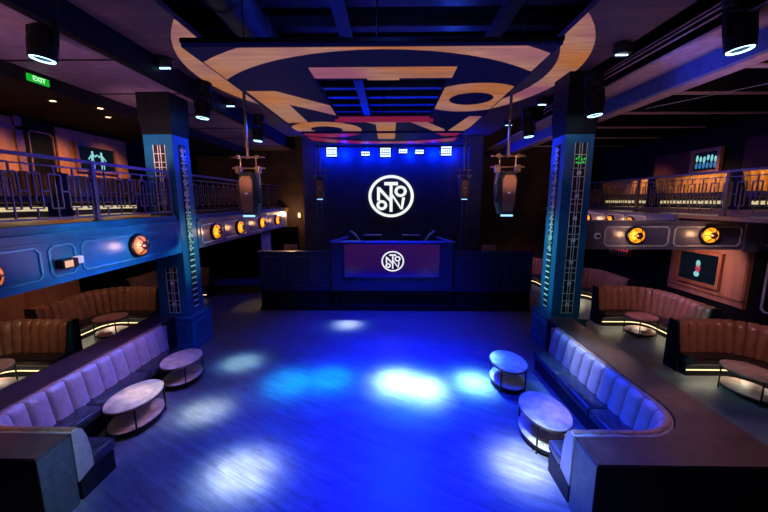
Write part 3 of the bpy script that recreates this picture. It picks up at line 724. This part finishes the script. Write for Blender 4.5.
# lighting truss with led panels over the stage
tr = thing('lighting_truss', 'dark goalpost lighting truss carrying the bright panels above the stage', 'truss', (0, 15.4, 1.2))
for x in (-3.15, 3.3):
    mb = MB()
    for dx in (-.1, .1): mb.tube((x+dx, 15.4, 1.2), (x+dx, 15.4, 6.2), .025); mb.tube((x+dx, 15.6, 1.2), (x+dx, 15.6, 6.2), .025)
    for k in range(12): mb.tube((x-.1, 15.4, 1.3+k*.4), (x+.1, 15.4, 1.5+k*.4), .012); mb.tube((x+.1, 15.4, 1.5+k*.4), (x-.1, 15.4, 1.7+k*.4), .012)
    mb.build('tower', M['steel_blue'], tr)
mb = MB()
for dy, dz in ((0, 6.2), (.2, 6.2), (0, 6.4), (.2, 6.4)): mb.tube((-3.3, 15.4+dy, dz), (3.45, 15.4+dy, dz), .025)
for k in range(16): x = -3.3+k*.42; mb.tube((x, 15.4, 6.2), (x+.21, 15.4, 6.4), .012); mb.tube((x+.21, 15.4, 6.4), (x+.42, 15.4, 6.2), .012)
mb.build('crossbar', M['steel_blue'], tr)
def led_proto(nx, nz, w, h):
    t = thing('led_flood_panel', '', 'light', (0, 0, 0), 'bright light panels on the stage truss')
    hs = MB().rbox((-w/2-.03, 0, -h/2-.03), (w/2+.03, .1, h/2+.03), .015).build('housing', M['black_metal'], t, False, False)
    mb = MB()
    for i in range(nx):
        for k in range(nz): mb.lathe([(0, -.012), (w/nx*.4, -.012), (w/nx*.4, 0), (0, 0)], 8, (-w/2+(i+.5)*w/nx, 0, -h/2+(k+.5)*h/nz), 'Y')
    mb.build('lamp_cells', M['led_white'], hs, False, False)
    MB().bar((-w/2-.05, .05, 0), (-w/2-.05, .05, h/2+.14), .025).bar((w/2+.05, .05, 0), (w/2+.05, .05, h/2+.14), .025).bar((-w/2-.05, .05, h/2+.14), (w/2+.05, .05, h/2+.14), .03).tube((0, .05, h/2+.14), (0, .17, h/2+.32), .02).build('yoke', M['black_metal'], t, False, False)
    return t
big = led_proto(5, 4, .46, .4); sml = led_proto(5, 2, .46, .2)
yl = 15.2
place(big, (-2.5, yl, 5.92), 'bright square light panel at the left end of the stage truss')
place(copy_tree(big), (-.2, yl, 5.9), 'bright square light panel at the middle of the stage truss')
place(copy_tree(big), (2.38, yl, 5.95), 'bright square light panel at the right end of the stage truss')
place(sml, (-1.05, yl, 5.85), 'slim light panel left of the middle square panel', scale=(.8, 1, 1))
place(copy_tree(sml), (.55, yl, 5.95), 'slim light panel just right of the middle square panel')
place(copy_tree(sml), (1.25, yl, 5.92), 'slim light panel between the slim middle one and the right end square')

# ------------------------------------------------------------------ hung speakers
def hung_speaker(x, y, zb, ztop, label, k=1.0, s=1):
    t = thing('hanging_speaker', label, 'speaker', (x, y, zb), 'speaker clusters hung on poles')
    zt = zb+1.45*k
    MB().tube((x, y, zt), (x, y, ztop), .035*k, 12).lathe([(.0, ztop-.03), (.1, ztop-.03), (.1, ztop), (0, ztop)], 14, (x, y, 0)).build('pole', M['pole'], t, True)
    mb = MB()
    for z in (zt, zt-.27*k): mb.tube((x-.42*k, y, z), (x+.42*k, y, z), .022*k, 10)
    mb.tube((x-.2*k, y, zt), (x-.2*k, y, zt-.3*k), .018*k).tube((x+.2*k, y, zt), (x+.2*k, y, zt-.3*k), .018*k)
    cr = mb.build('crossbar', M['pole'], t, True)
    for dx in (-.24, 0, .24):
        MB().lathe([(0, -.05*k), (.045*k, -.05*k), (.05*k, 0), (.045*k, .05*k), (0, .05*k)], 12, (x+dx*k, y-.02, zt+.01), 'Y').build('clamp', M['pole'], cr, True)
    for dx in (-.25, .25):
        MB().rbox((x+dx*k-.06*k, y-.09, zt-.4*k), (x+dx*k+.06*k, y+.09, zt-.22*k), .02).build('bracket', M['pole'], t)
    # cabinet: tapered hexagonal prism with the grille on the front
    w, d, z1 = .22*k, .22*k, zt-.38*k
    mb = MB(); ring = lambda q, z: [(x-q*w, y+d*q, z), (x-q*w*1.02, y-d*.3*q, z), (x-q*w*.8, y-d*q, z), (x+q*w*.8, y-d*q, z), (x+q*w*1.02, y-d*.3*q, z), (x+q*w, y+d*q, z)]
    lv = [(z1, .8), (z1-.16*k, 1.05), (zb+.28*k, 1.0), (zb, .72)]
    vs = []; [vs.extend(ring(q, z)) for z, q in lv]
    mb.add(vs, [tuple(range(6)), tuple(range(18, 24))]+[(a+i, a+(i+1)%6, a+6+(i+1)%6, a+6+i) for a in (0, 6, 12) for i in range(6)])
    cb = mb.build('cabinet', M['speaker'], t)
    g = MB(); yy = lambda q: y-d*q-.012
    pr = [(z1-.1*k, .92, .45), (z1-.2*k, 1.05, .72), (zb+.3*k, 1.0, .7), (zb+.06*k, .76, .52)]
    vs = [(x-w*b_, yy(a), z) for z, a, b_ in pr]+[(x+w*b_, yy(a), z) for z, a, b_ in pr]+[(x-w*b_, yy(a)+.03, z) for z, a, b_ in pr]+[(x+w*b_, yy(a)+.03, z) for z, a, b_ in pr]
    g.add(vs, [(i, i+1, 5+i, 4+i) for i in range(3)]+[(8+i, 12+i, 13+i, 9+i) for i in range(3)]+[(i, 8+i, 9+i, i+1) for i in range(3)]+[(4+i, 5+i, 13+i, 12+i) for i in range(3)]+[(0, 4, 12, 8), (3, 11, 15, 7)])
    g.build('grille', M['speaker_face'], cb)
    MB().box((x-.035*k, y-d*1.05-.016, zb+.52*k), (x+.035*k, y-d*1.0-.01, zb+.56*k)).build('badge', M['white_plastic'], cb)
    MB().box((x-w*.66, y-d*.8, zb-.05*k), (x+w*.66, y-d*.7+.04, zb-.005)).build('light_bar', M['cyan_bar'], cb)
    mb = MB().tube((x+s*w*1.12, y, z1), (x+s*w*1.35, y-.04, z1-.3*k), .04*k).tube((x+s*w*1.35, y-.04, z1-.3*k), (x+s*w*1.15, y, zb+.3*k), .04*k)
    mb.build('side_arm', M['steel_blue'], t, True)
hung_speaker(-3.62, 9.0, 3.52, 6.85, 'brown-faced speaker cluster hung on a pole beside the left column', 1, 1)
hung_speaker(2.96, 9.0, 3.54, 6.85, 'brown-faced speaker cluster hung on a pole beside the right column', 1, -1)
hung_speaker(-2.85, 14.3, 3.95, 7.0, 'small dark hung speaker left of the stage emblem', .78, 1)
hung_speaker(3.0, 14.3, 3.95, 7.0, 'small dark hung speaker right of the stage emblem', .78, -1)

# ------------------------------------------------------------------ ceiling spots
def can_proto():
    t = thing('ring_spotlight', '', 'spotlight', (0, 0, 0), 'ring spotlights hung under the ceiling beams')
    cn = MB().lathe([(.0, .05), (.2, .05), (.235, .0), (.255, .32), (.2, .62), (.0, .64)], 28).build('can', M['can'], t, True, False)
    MB().lathe([(.175, .0), (.205, .0), (.205, .06), (.175, .06)], 36, loop=True).build('light_ring', M['ring'], cn, True, False)
    MB().lathe([(.0, .03), (.15, .02), (.15, .06), (.0, .06)], 24).build('lens', M['lens'], cn, True, False)
    MB().lathe([(.0, .86), (.24, .86), (.26, .9), (.26, 1.24), (.0, 1.26)], 24).build('motor_base', M['can'], t, True, False)
    MB().bar((-.28, 0, .3), (-.28, 0, .78), .05, .1).bar((.28, 0, .3), (.28, 0, .78), .05, .1).bar((-.3, 0, .78), (.3, 0, .78), .1, .05).tube((0, 0, .78), (0, 0, 1.3), .04).build('yoke', M['can'], t, False, False)
    return t
cp = can_proto(); cans = [(-5.08, 5.35, 5.92, 'large ring spotlight at the upper left, nearest the camera'), (-4.7, 9.0, 5.92, 'ring spotlight above the left hung speaker, beside the left beam'),
    (-4.6, 12.4, 5.92, 'small distant ring spotlight beyond the left hung speaker'), (4.79, 5.2, 5.92, 'large ring spotlight at the upper right, nearest the camera'),
    (4.55, 8.15, 5.75, 'ring spotlight in front of the head of the right column'), (4.5, 11.75, 5.92, 'small distant ring spotlight left of the right column')]
for i, (x, y, z, l) in enumerate(cans):
    o = cp if i == 0 else copy_tree(cp)
    place(o, (x, y, z), l, scale=(.7, .7, .7)); o.rotation_euler = (math.radians(-4), math.radians(5 if x < 0 else -5), 0)
def quad_proto():
    t = thing('quad_led_light', '', 'light', (0, 0, 0), 'four-dot led lights on the ceiling beams')
    MB().lathe([(.0, .0), (.16, .0), (.17, .03), (.17, .16), (.0, .16)], 24).build('housing', M['black_metal'], t, True, False)
    for dx in (-.09, -.03, .03, .09): MB().lathe([(0, -.012), (.026, -.012), (.026, 0), (0, 0)], 10, (dx, 0, 0)).build('led', M['led_cool'], t, False, False)
    MB().tube((0, 0, .16), (0, 0, .22), .025).build('stem', M['black_metal'], t, False, False)
    return t
qp = quad_proto()
for i, (x, y, z, l) in enumerate([(-4.74, 7.72, 6.64, 'four-dot led light beside the upper left lit ring'), (-4.72, 10.7, 6.64, 'four-dot led light left of the left speaker pole'),
    (4.42, 7.2, 6.64, 'four-dot led light at the upper right beside the pipes'), (4.42, 10.7, 6.64, 'four-dot led light left of the right column head'), (4.4, 13.5, 6.64, 'four-dot led light right of the right speaker pole')]):
    o = qp if i == 0 else copy_tree(qp); place(o, (x, y, z), l)
def dl_proto():
    t = thing('downlight', '', 'light', (0, 0, 0), 'small warm downlights in the left balcony ceiling')
    MB().lathe([(.06, 0), (.1, -.01), (.1, .02), (.06, .02)], 20, loop=True).build('trim_ring', M['black_metal'], t, True, False)
    MB().lathe([(0, .0), (.06, .0), (.06, .02), (0, .02)], 16).build('lens', M['downlight'], t, True, False)
    return t
dp = dl_proto()
for i, (x, y, z, l) in enumerate([(-7.6, 8.1, 6.1, 'warm downlight in the dark ceiling at the left, nearest the exit sign'), (-7.06, 8.75, 6.1, 'warm downlight at the edge of the pink soffit'), (-7.6, 9.65, 6.1, 'warm downlight farthest along the left balcony ceiling')]):
    place(dp if i == 0 else copy_tree(dp), (x, y, z), l)

# pipes and cable at the upper right
for x, z, l in ((4.62, 6.9, 'thin pale pipe running along the right ceiling beam, lowest of three'), (4.6, 6.98, 'thin pale pipe along the right ceiling beam, middle of three'), (4.66, 7.08, 'thin pale pipe along the right ceiling beam, highest of three')):
    tag(MB().tube((x+.2, 2, z-.32), (x+.2, 11.5, z-.32), .016).build('ceiling_pipe', M['pink_beam']), l, 'pipe', 'ceiling pipes')
tag(MB().tube((5.9, 8.5, 5.98), (8.0, 6.2, 6.15), .008).tube((8.0, 6.2, 6.15), (10, 4.2, 6.3), .008).build('hanging_cable', M['cable']), 'thin slanting cable below the right balcony ceiling', 'cable')
t = thing('hanging_wires', 'thin pale wires dangling from the roof above the hung screen', 'wire', (-.2, 4.9, 7.7))
MB().path([(-.5, 4.9, 7.75), (-.35, 4.9, 7.2), (-.2, 4.9, 7.75)], .006).path([(-.95, 4.9, 7.75), (-.9, 4.9, 7.45), (-1.02, 4.9, 7.2)], .006).path([(.15, 4.9, 7.75), (.3, 4.9, 7.4), (.32, 4.9, 7.1)], .006).build('wire', M['cable'], t)

# ------------------------------------------------------------------ televisions, signs, small fittings
def blob(mb, X, s, y, z, ry, rz, n=12):
    mb.prism([(y+ry*math.cos(2*PI*i/n), z+rz*math.sin(2*PI*i/n)) for i in range(n)], X, X+s*.004, 'YZ')
def tv(X, s, y0, y1, z0, z1, label, pic):
    t = thing('television', label, 'television', (X, (y0+y1)/2, z0))
    fw = .1
    side_mb(X, s, [(y0-fw, y1+fw, z0-fw, z0), (y0-fw, y1+fw, z1, z1+fw), (y0-fw, y0, z0, z1), (y1, y1+fw, z0, z1)], .1).build('wood_frame', M['wood_frame'], t)
    scn = side_mb(X, s, [(y0, y1, z0, z1)], .05).build('screen', M['screen'], t)
    cy, cz, h = (y0+y1)/2, (z0+z1)/2, z1-z0
    Xs = X+s*.052
    if pic == 'pair':
        mb = MB()
        for k in (-1, 1):
            y_ = cy+.2*k
            blob(mb, Xs, s, y_-.02*k, cz+.19, .045, .055); blob(mb, Xs, s, y_, cz+.04, .06, .11)
            for q in (-1, 1): blob(mb, Xs, s, y_+.05*q, cz-.19, .026, .15)
            for n_ in range(5): blob(mb, Xs, s, y_-k*(.05+.035*n_), cz+.07+.028*abs(n_-2), .03, .022)
            for n_ in range(4): blob(mb, Xs, s, y_+k*(.05+.03*n_), cz+.08-.035*n_, .024, .024)
        mb.build('picture', M['figure'], scn)
    elif pic == 'tall':
        mb = MB(); blob(mb, Xs, s, cy, cz+.12, .08, .11); blob(mb, Xs, s, cy+.02, cz-.22, .1, .09); mb.build('picture', M['figure'], scn)
        mb = MB(); blob(mb, Xs, s, cy-.01, cz-.03, .09, .14); mb.build('picture', M['figure_red'], scn)
    else:
        mb = MB(); m2 = MB()
        for i in range(6):
            yy = y0+(i+.7)*(y1-y0)/6.6; blob(mb, Xs, s, yy, cz+.08*h+.03*((i*7)%3), .045, .09+.02*(i % 2)); blob(m2, Xs, s, yy, cz-.22*h, .05, .1)
        mb.build('picture', M['figure'], scn); m2.build('picture', M['figure_red' if pic == 'red' else 'figure_blue'], scn)
tv(XR-.06, -1, 10.35, 11.75, 1.32, 2.22, 'wood-framed television on the right wall below the balcony', 'tall')
tv(XR-.06, -1, 10.9, 11.75, 4.82, 5.38, 'small bright television high on the right balcony wall', 'group')
tv(XR, -1, 14.4, 15.5, 1.65, 2.25, 'far television under the balcony, just right of the right column', 'red')
tv(XL+.05, 1, 11.15, 12.6, 4.9, 5.62, 'wood-framed television on the left balcony wall showing two pale figures', 'pair')
tv(XL, 1, 16.2, 17.0, 4.5, 5.3, 'television far along the left balcony wall behind the column', 'group')

def text_mesh(txt, size):
    cu = bpy.data.curves.new('txt', 'FONT'); cu.body = txt; cu.size = size; cu.align_x = 'CENTER'; cu.align_y = 'CENTER'; cu.extrude = .006
    o = bpy.data.objects.new('txt', cu); COL.objects.link(o); dg = bpy.context.evaluated_depsgraph_get(); dg.update()
    me = bpy.data.meshes.new_from_object(o.evaluated_get(dg)); bpy.data.objects.remove(o); return me
ex = thing('exit_sign', 'green lit exit sign on the soffit edge above the left balcony', 'sign', (-6.98, 7.2, 6.15))
MB().box((-7.0, 6.98, 6.18), (-6.96, 7.4, 6.31)).build('sign_face', M['exit'], ex); sfc = ex.children[0]
me = text_mesh('EXIT', .125); me.materials.append(M['exit_text'])
o = bpy.data.objects.new('lettering', me); COL.objects.link(o); o.parent = sfc
o.rotation_euler = (PI/2, 0, PI/2); o.location = (.024, -.01, .095)

pj = thing('fascia_fixture', 'small black fixture with lit pale faces on the blue balcony front', 'light', (XF, 5.32, 2.9))
MB().rbox((XF, 5.17, 2.83), (XF+.14, 5.45, 2.98), .02).build('housing', M['black_metal'], pj)
MB().box((XF+.14, 5.2, 2.855), (XF+.148, 5.34, 2.96)).build('lit_face', M['orange_glow'], pj)
MB().rbox((XF+.02, 5.45, 2.87), (XF+.12, 5.57, 2.99), .015).build('side_lamp', M['white_plastic'], pj)
cm = thing('security_camera', 'small white round camera on the cross beam beside the right column', 'camera', (5.48, YB, 2.96))
MB().lathe([(0, 0), (.085, 0), (.085, -.03), (.06, -.05), (.0, -.05)], 20, (5.48, YB, 2.96), 'Y').build('base', M['white_plastic'], cm, True)
MB().lathe([(0, -.05), (.045, -.05), (.035, -.09), (.0, -.1)], 16, (5.48, YB, 2.96), 'Y').build('lens', M['lens'], cm, True)

# ------------------------------------------------------------------ lights
def light(kind, loc, energy, rgb, target=None, size=.1, spot=40, blend=.5):
    L = bpy.data.lights.new(kind.lower()+'_light', kind); L.energy = energy; L.color = rgb
    if kind == 'SPOT': L.spot_size = math.radians(spot); L.spot_blend = blend; L.shadow_soft_size = size
    elif kind == 'POINT': L.shadow_soft_size = size
    else:
        L.shape = 'RECTANGLE'; L.size = size[0]; L.size_y = size[1]
    o = bpy.data.objects.new(L.name, L); COL.objects.link(o); o.location = loc
    if target is not None: o.rotation_euler = (Vector(target)-Vector(loc)).to_track_quat('-Z', 'Y').to_euler()
    return o
BLUE, CY, WH, WARM, PINK, VIO = (.0, .012, 1), (.1, .6, 1), (.8, .95, 1), (1, .66, .28), (1, .5, .55), (.45, .3, 1)
# blue wash of the dance floor
light('SPOT', (.3, 10.5, 5.9), 10500, BLUE, (.5, 6.3, 0), .3, 66, 1)
light('SPOT', (.3, 4.6, 5.95), 6500, BLUE, (.4, 5.0, 0), .3, 72, 1)
light('SPOT', (.2, 9.2, 5.95), 6000, BLUE, (.2, 9.9, 0), .3, 78, 1)
light('SPOT', (-2.6, 6, 6.0), 1500, (.0, .05, 1), (-2.8, 7.2, 0), .3, 80, .9)
# white pools
def pool(frm, to, e, spot, rgb=WH):
    for k, w_, q in ((.85, .75, 1), (.45, 1.15, .6), (.09, 1.8, .15)): light('SPOT', frm, e*k, (rgb[0]*q, rgb[1]*(q+1)/2, rgb[2]), (to[0], to[1], 0), .15, spot*w_, 1)
pool((-4.3, 5.2, 5.7), (-2.15, 4.42), 9500, 13)
pool((1.0, 2.2, 5.8), (2.0, 4.62), 13000, 12)
pool((.6, 10.5, 5.9), (.14, 7.02), 26000, 12, (.45, .8, 1))
pool((.9, 10.5, 5.9), (.76, 6.74), 22000, 11, (.45, .8, 1))
pool((1.5, 10.5, 5.9), (1.85, 6.98), 30000, 10, (.3, .8, 1))
pool((-1.2, 10.5, 5.9), (-1.3, 7.1), 8000, 12, (.0, .45, 1))
pool((-2.0, 10.5, 5.9), (-2.2, 6.92), 8500, 13, (.0, .45, 1))
pool((-1.3, 12.5, 5.9), (-1.33, 10.45), 9000, 11, (.75, .9, 1))
pool((-4.2, 8.9, 5.7), (-3.6, 7.8), 4500, 13, (.5, .9, 1))
pool((-4.3, 5.6, 5.7), (-3.45, 5.85), 5200, 13, (.8, .95, 1))
pool((-4.3, 5.6, 5.7), (-4.4, 5.6), 1100, 12, (1, .88, .6))
pool((4.2, 5.4, 5.7), (2.6, 5.1), 560, 12, (1, .82, .6))
pool((4.0, 8.0, 5.7), (3.6, 6.6), 1300, 20, (.3, .8, 1))
pool((3.2, 8.4, 5.9), (2.5, 6.9), 2500, 13, BLUE)
# cool light on the blue balcony front, the columns and the sofas
light('SPOT', (3.0, 6.5, 5.8), 1150, (.45, 1, .95), (-5.2, 6.0, 2.9), .3, 21, .7)
light('SPOT', (1.5, 12.0, 5.8), 2600, (.35, 1, 1), (-5.2, 8.75, 2.7), .2, 14, .9)
light('SPOT', (-2.4, 12.0, 5.8), 2900, (.3, .95, 1), (4.2, 9.0, 2.4), .2, 19, .8)
light('SPOT', (-2.0, 5.2, 5.6), 380, (.3, .95, 1), (4.4, 8.7, 2.2), .2, 22, .8)
light('SPOT', (-2.6, 9.2, 6.0), 900, (.0, .04, 1), (-5.2, 8.9, 5.1), .1, 26, .8)
light('SPOT', (1.8, 9.2, 6.0), 900, (.0, .04, 1), (4.2, 9.0, 5.1), .1, 26, .8)
light('SPOT', (-.5, 7.0, 5.9), 1250, (.66, .42, 1), (-5.3, 5.6, .8), .15, 34, .8)
light('SPOT', (-3.5, 9.5, 5.9), 2600, (.05, .16, 1), (-5.0, 4.8, .6), .15, 30, .8)
light('SPOT', (-.8, 6.5, 5.9), 1700, (.02, .16, 1), (3.9, 5.5, .7), .15, 30, .8)
light('SPOT', (1.0, 8.5, 5.9), 2400, (.75, .95, 1), (3.9, 6.3, .8), .15, 13, .9)
# faint cool light on the cut ends of the ledges
light('SPOT', (-.6, 3.3, 5.8), 1300, (.55, .9, 1), (-4.03, 3.65, .8), .15, 13, .9)
light('SPOT', (-1.0, 3.4, 5.8), 1300, (.5, .9, 1), (2.32, 3.7, .8), .15, 12, .9)
# warm spill on the ledge tops and the far floor
light('SPOT', (-4.6, 5.4, 5.6), 240, (1, .6, .4), (-5.8, 6.0, 1), .1, 36, 1)
light('SPOT', (-4.6, 4.6, 5.6), 420, (1, .6, .25), (-4.95, 3.62, 1), .1, 14, 1)
light('SPOT', (4.6, 5.4, 5.6), 420, (1, .6, .25), (4.2, 4.85, 1), .1, 10, 1)
light('SPOT', (4.6, 5.0, 5.6), 420, (1, .62, .5), (4.0, 3.8, 1), .1, 34, 1)
light('SPOT', (-4.6, 12.5, 5.6), 420, (1, .6, .42), (-4.9, 12.4, 0), .1, 24, 1)
light('SPOT', (6.9, 5.6, 2.4), 60, (1, .75, .6), (6.5, 4.6, 0), .1, 60, 1)
light('SPOT', (-2.4, 6.0, 5.9), 200, (.1, .12, 1), (-5.34, 6.2, 4.4), .1, 46, .8)
light('SPOT', (4.8, 6.2, 5.6), 320, (1, .7, .4), (7.9, 9.6, 4.1), .1, 46, .9)
# cross beam and right side, soft violet
light('SPOT', (2, 4.5, 5.8), 480, (.8, .62, 1), (7.5, 9.2, 2.9), .3, 28, .8)
# lamps on the fronts
for p, n, k in LP: light('POINT', p, (8 if p.x > 0 else 5) if k == 'B' else 7, (1, .55, .22) if k == 'B' else (1, .6, .5), None, .06)
light('SPOT', (5.8, 14.6, 2.6), 60, (1, .5, .5), (6.4, 16.6, .8), .08, 70, .8)
# under balconies
for y, e in ((6.7, 62), (9.6, 50), (12.6, 14)):
    light('SPOT', (6.7, y-.6, 2.45), e, (1, .5, .5), (8.0, y+.9, .8), .08, 95, .8)
    light('SPOT', (-7.4, y-.4, 2.45), e*.8, (1, .6, .38), (-8.7, y+.6, .8), .08, 95, .8)
light('SPOT', (7.0, 9.2, 2.45), 60, (.6, .3, 1), (8.3, 9.8, .9), .1, 60, .8)
light('SPOT', (8.6, 10.2, 2.5), 120, (1, .6, .55), (10, 10.6, 1.8), .1, 90, .8)
light('SPOT', (-8.6, 7.5, 2.5), 40, (1, .5, .36), (-10, 8.0, 1.5), .1, 100, .8)
# light strips tucked under the booth seats
for x0, sg, ys in ((8.4, -1, (7.85, 10.95, 14.1)), (-9.2, 1, (7.55, 10.6))):
    for y in ys:
        light('AREA', (x0+sg*1.3, y-.575, .27), 3, (1, .9, .62), (x0+sg*1.3, y-.575, 0), (1.1, .07))
        light('AREA', (x0+sg*.575, y-1.65, .27), 3, (1, .9, .62), (x0+sg*.575, y-1.65, 0), (.07, 1.3))
        light('AREA', (x0+sg*.85, y-.85, .27), 2.5, (1, .9, .62), (x0+sg*.85, y-.85, 0), (.3, .3))
for x, ys in ((9.15, (8.0, 10.9, 13.8)), (-8.0, (7.0, 9.8, 12.7))):
    for y in ys: light('AREA', (x, y, 3.5+.28 if x < 0 else 3.66+.28), 6, (1, .88, .55), (x, y, 3.4), (.07, 2.0))
# upper balconies
for y in (8.2, 10.0, 11.9): light('SPOT', (-8.3, y, 6.0), 210, WARM, (-9.8, y+.3, 4.5), .1, 80, .9)
for y in (8.4, 10.8, 13.2): light('SPOT', (8.2, y, 5.9), 230, (1, .62, .26), (9.6, y, 4.2), .1, 60, .9)
for y in (6.4, 8.6): light('SPOT', (-6.3, y, 6.0), 260, WARM, (-6.0, y, 3.5), .1, 50, .9)
# light thrown by the ring spotlights themselves
for x, y, z, l in cans: light('POINT', (x, y, z-.1), 3.5, (.1, .65, 1), None, .08)
# washes on the soffits and boarded wings
light('SPOT', (-5.5, 2.6, 4.2), 480, (1, .58, .68), (-6.0, 6.0, 6.4), .3, 64, 1)
light('SPOT', (-5.5, 7.0, 4.4), 280, (1, .58, .68), (-6.0, 10.0, 6.4), .3, 64, 1)
light('AREA', (-2.6, 6, 3.6), 26, (.8, .4, .85), (-4.3, 6, 6.85), (1, 4))
light('AREA', (2.4, 6, 3.6), 26, (.75, .4, .9), (4.2, 6, 6.85), (1, 4))
light('SPOT', (6.2, 4.4, 4.0), 160, (1, .58, .6), (5.4, 7.6, 6.4), .2, 70, .9)
light('SPOT', (3.0, 6, 4.8), 420, (.04, .12, 1), (5.6, 6.5, 6.25), .1, 36, .8)
# warm light on the hung speakers and poles
light('SPOT', (-2.6, 6.0, 4.6), 620, (1, .6, .42), (-3.6, 9, 4.9), .1, 34, .8)
light('SPOT', (2.0, 6.0, 4.6), 620, (1, .6, .42), (2.96, 9, 4.9), .1, 34, .8)
# blue roof and stage glow
for x, y in ((-1.5, 6.5), (1.5, 9), (0, 3.6)): light('POINT', (x, y, 7.1), 30, (.03, .1, 1), None, .2)
for x in (-2.9, -2.1, -1.05, -.2, .9, 2.0, 2.8): light('POINT', (x, 16.38, 6.0), 170, (.0, .02, 1), None, .1)
light('SPOT', (.1, 8.5, 5.8), 450, (.02, .05, 1), (.1, 11.8, 1.3), .2, 70, .8)
light('POINT', (-5.0, 17.4, 3.2), 40, WARM, None, .1)
# unseen dim light added behind the camera to fill the room
light('AREA', (0, -1.0, 6.0), 30, (.65, .6, 1), (0, 8, 2.5), (8, 2))

w = bpy.data.worlds.new('World'); sc.world = w; w.use_nodes = True
w.node_tree.nodes['Background'].inputs[0].default_value = (.004, .004, .01, 1)

# ------------------------------------------------------------------ camera
cam = bpy.data.cameras.new('camera'); co = bpy.data.objects.new('camera', cam); COL.objects.link(co); sc.camera = co
F = 345.; cam.sensor_width = 36; cam.lens = F/768*36; cam.clip_start = .05
co.location = (0, 0, 3.9); p = math.atan(56/F); yw = math.atan(6/F*math.cos(p))
co.rotation_euler = (PI/2-p, 0, yw)
sc.view_settings.view_transform = 'Standard'; sc.view_settings.look = 'None'; sc.view_settings.gamma = 1; sc.view_settings.exposure = 0
sc.view_settings.use_curve_mapping = False
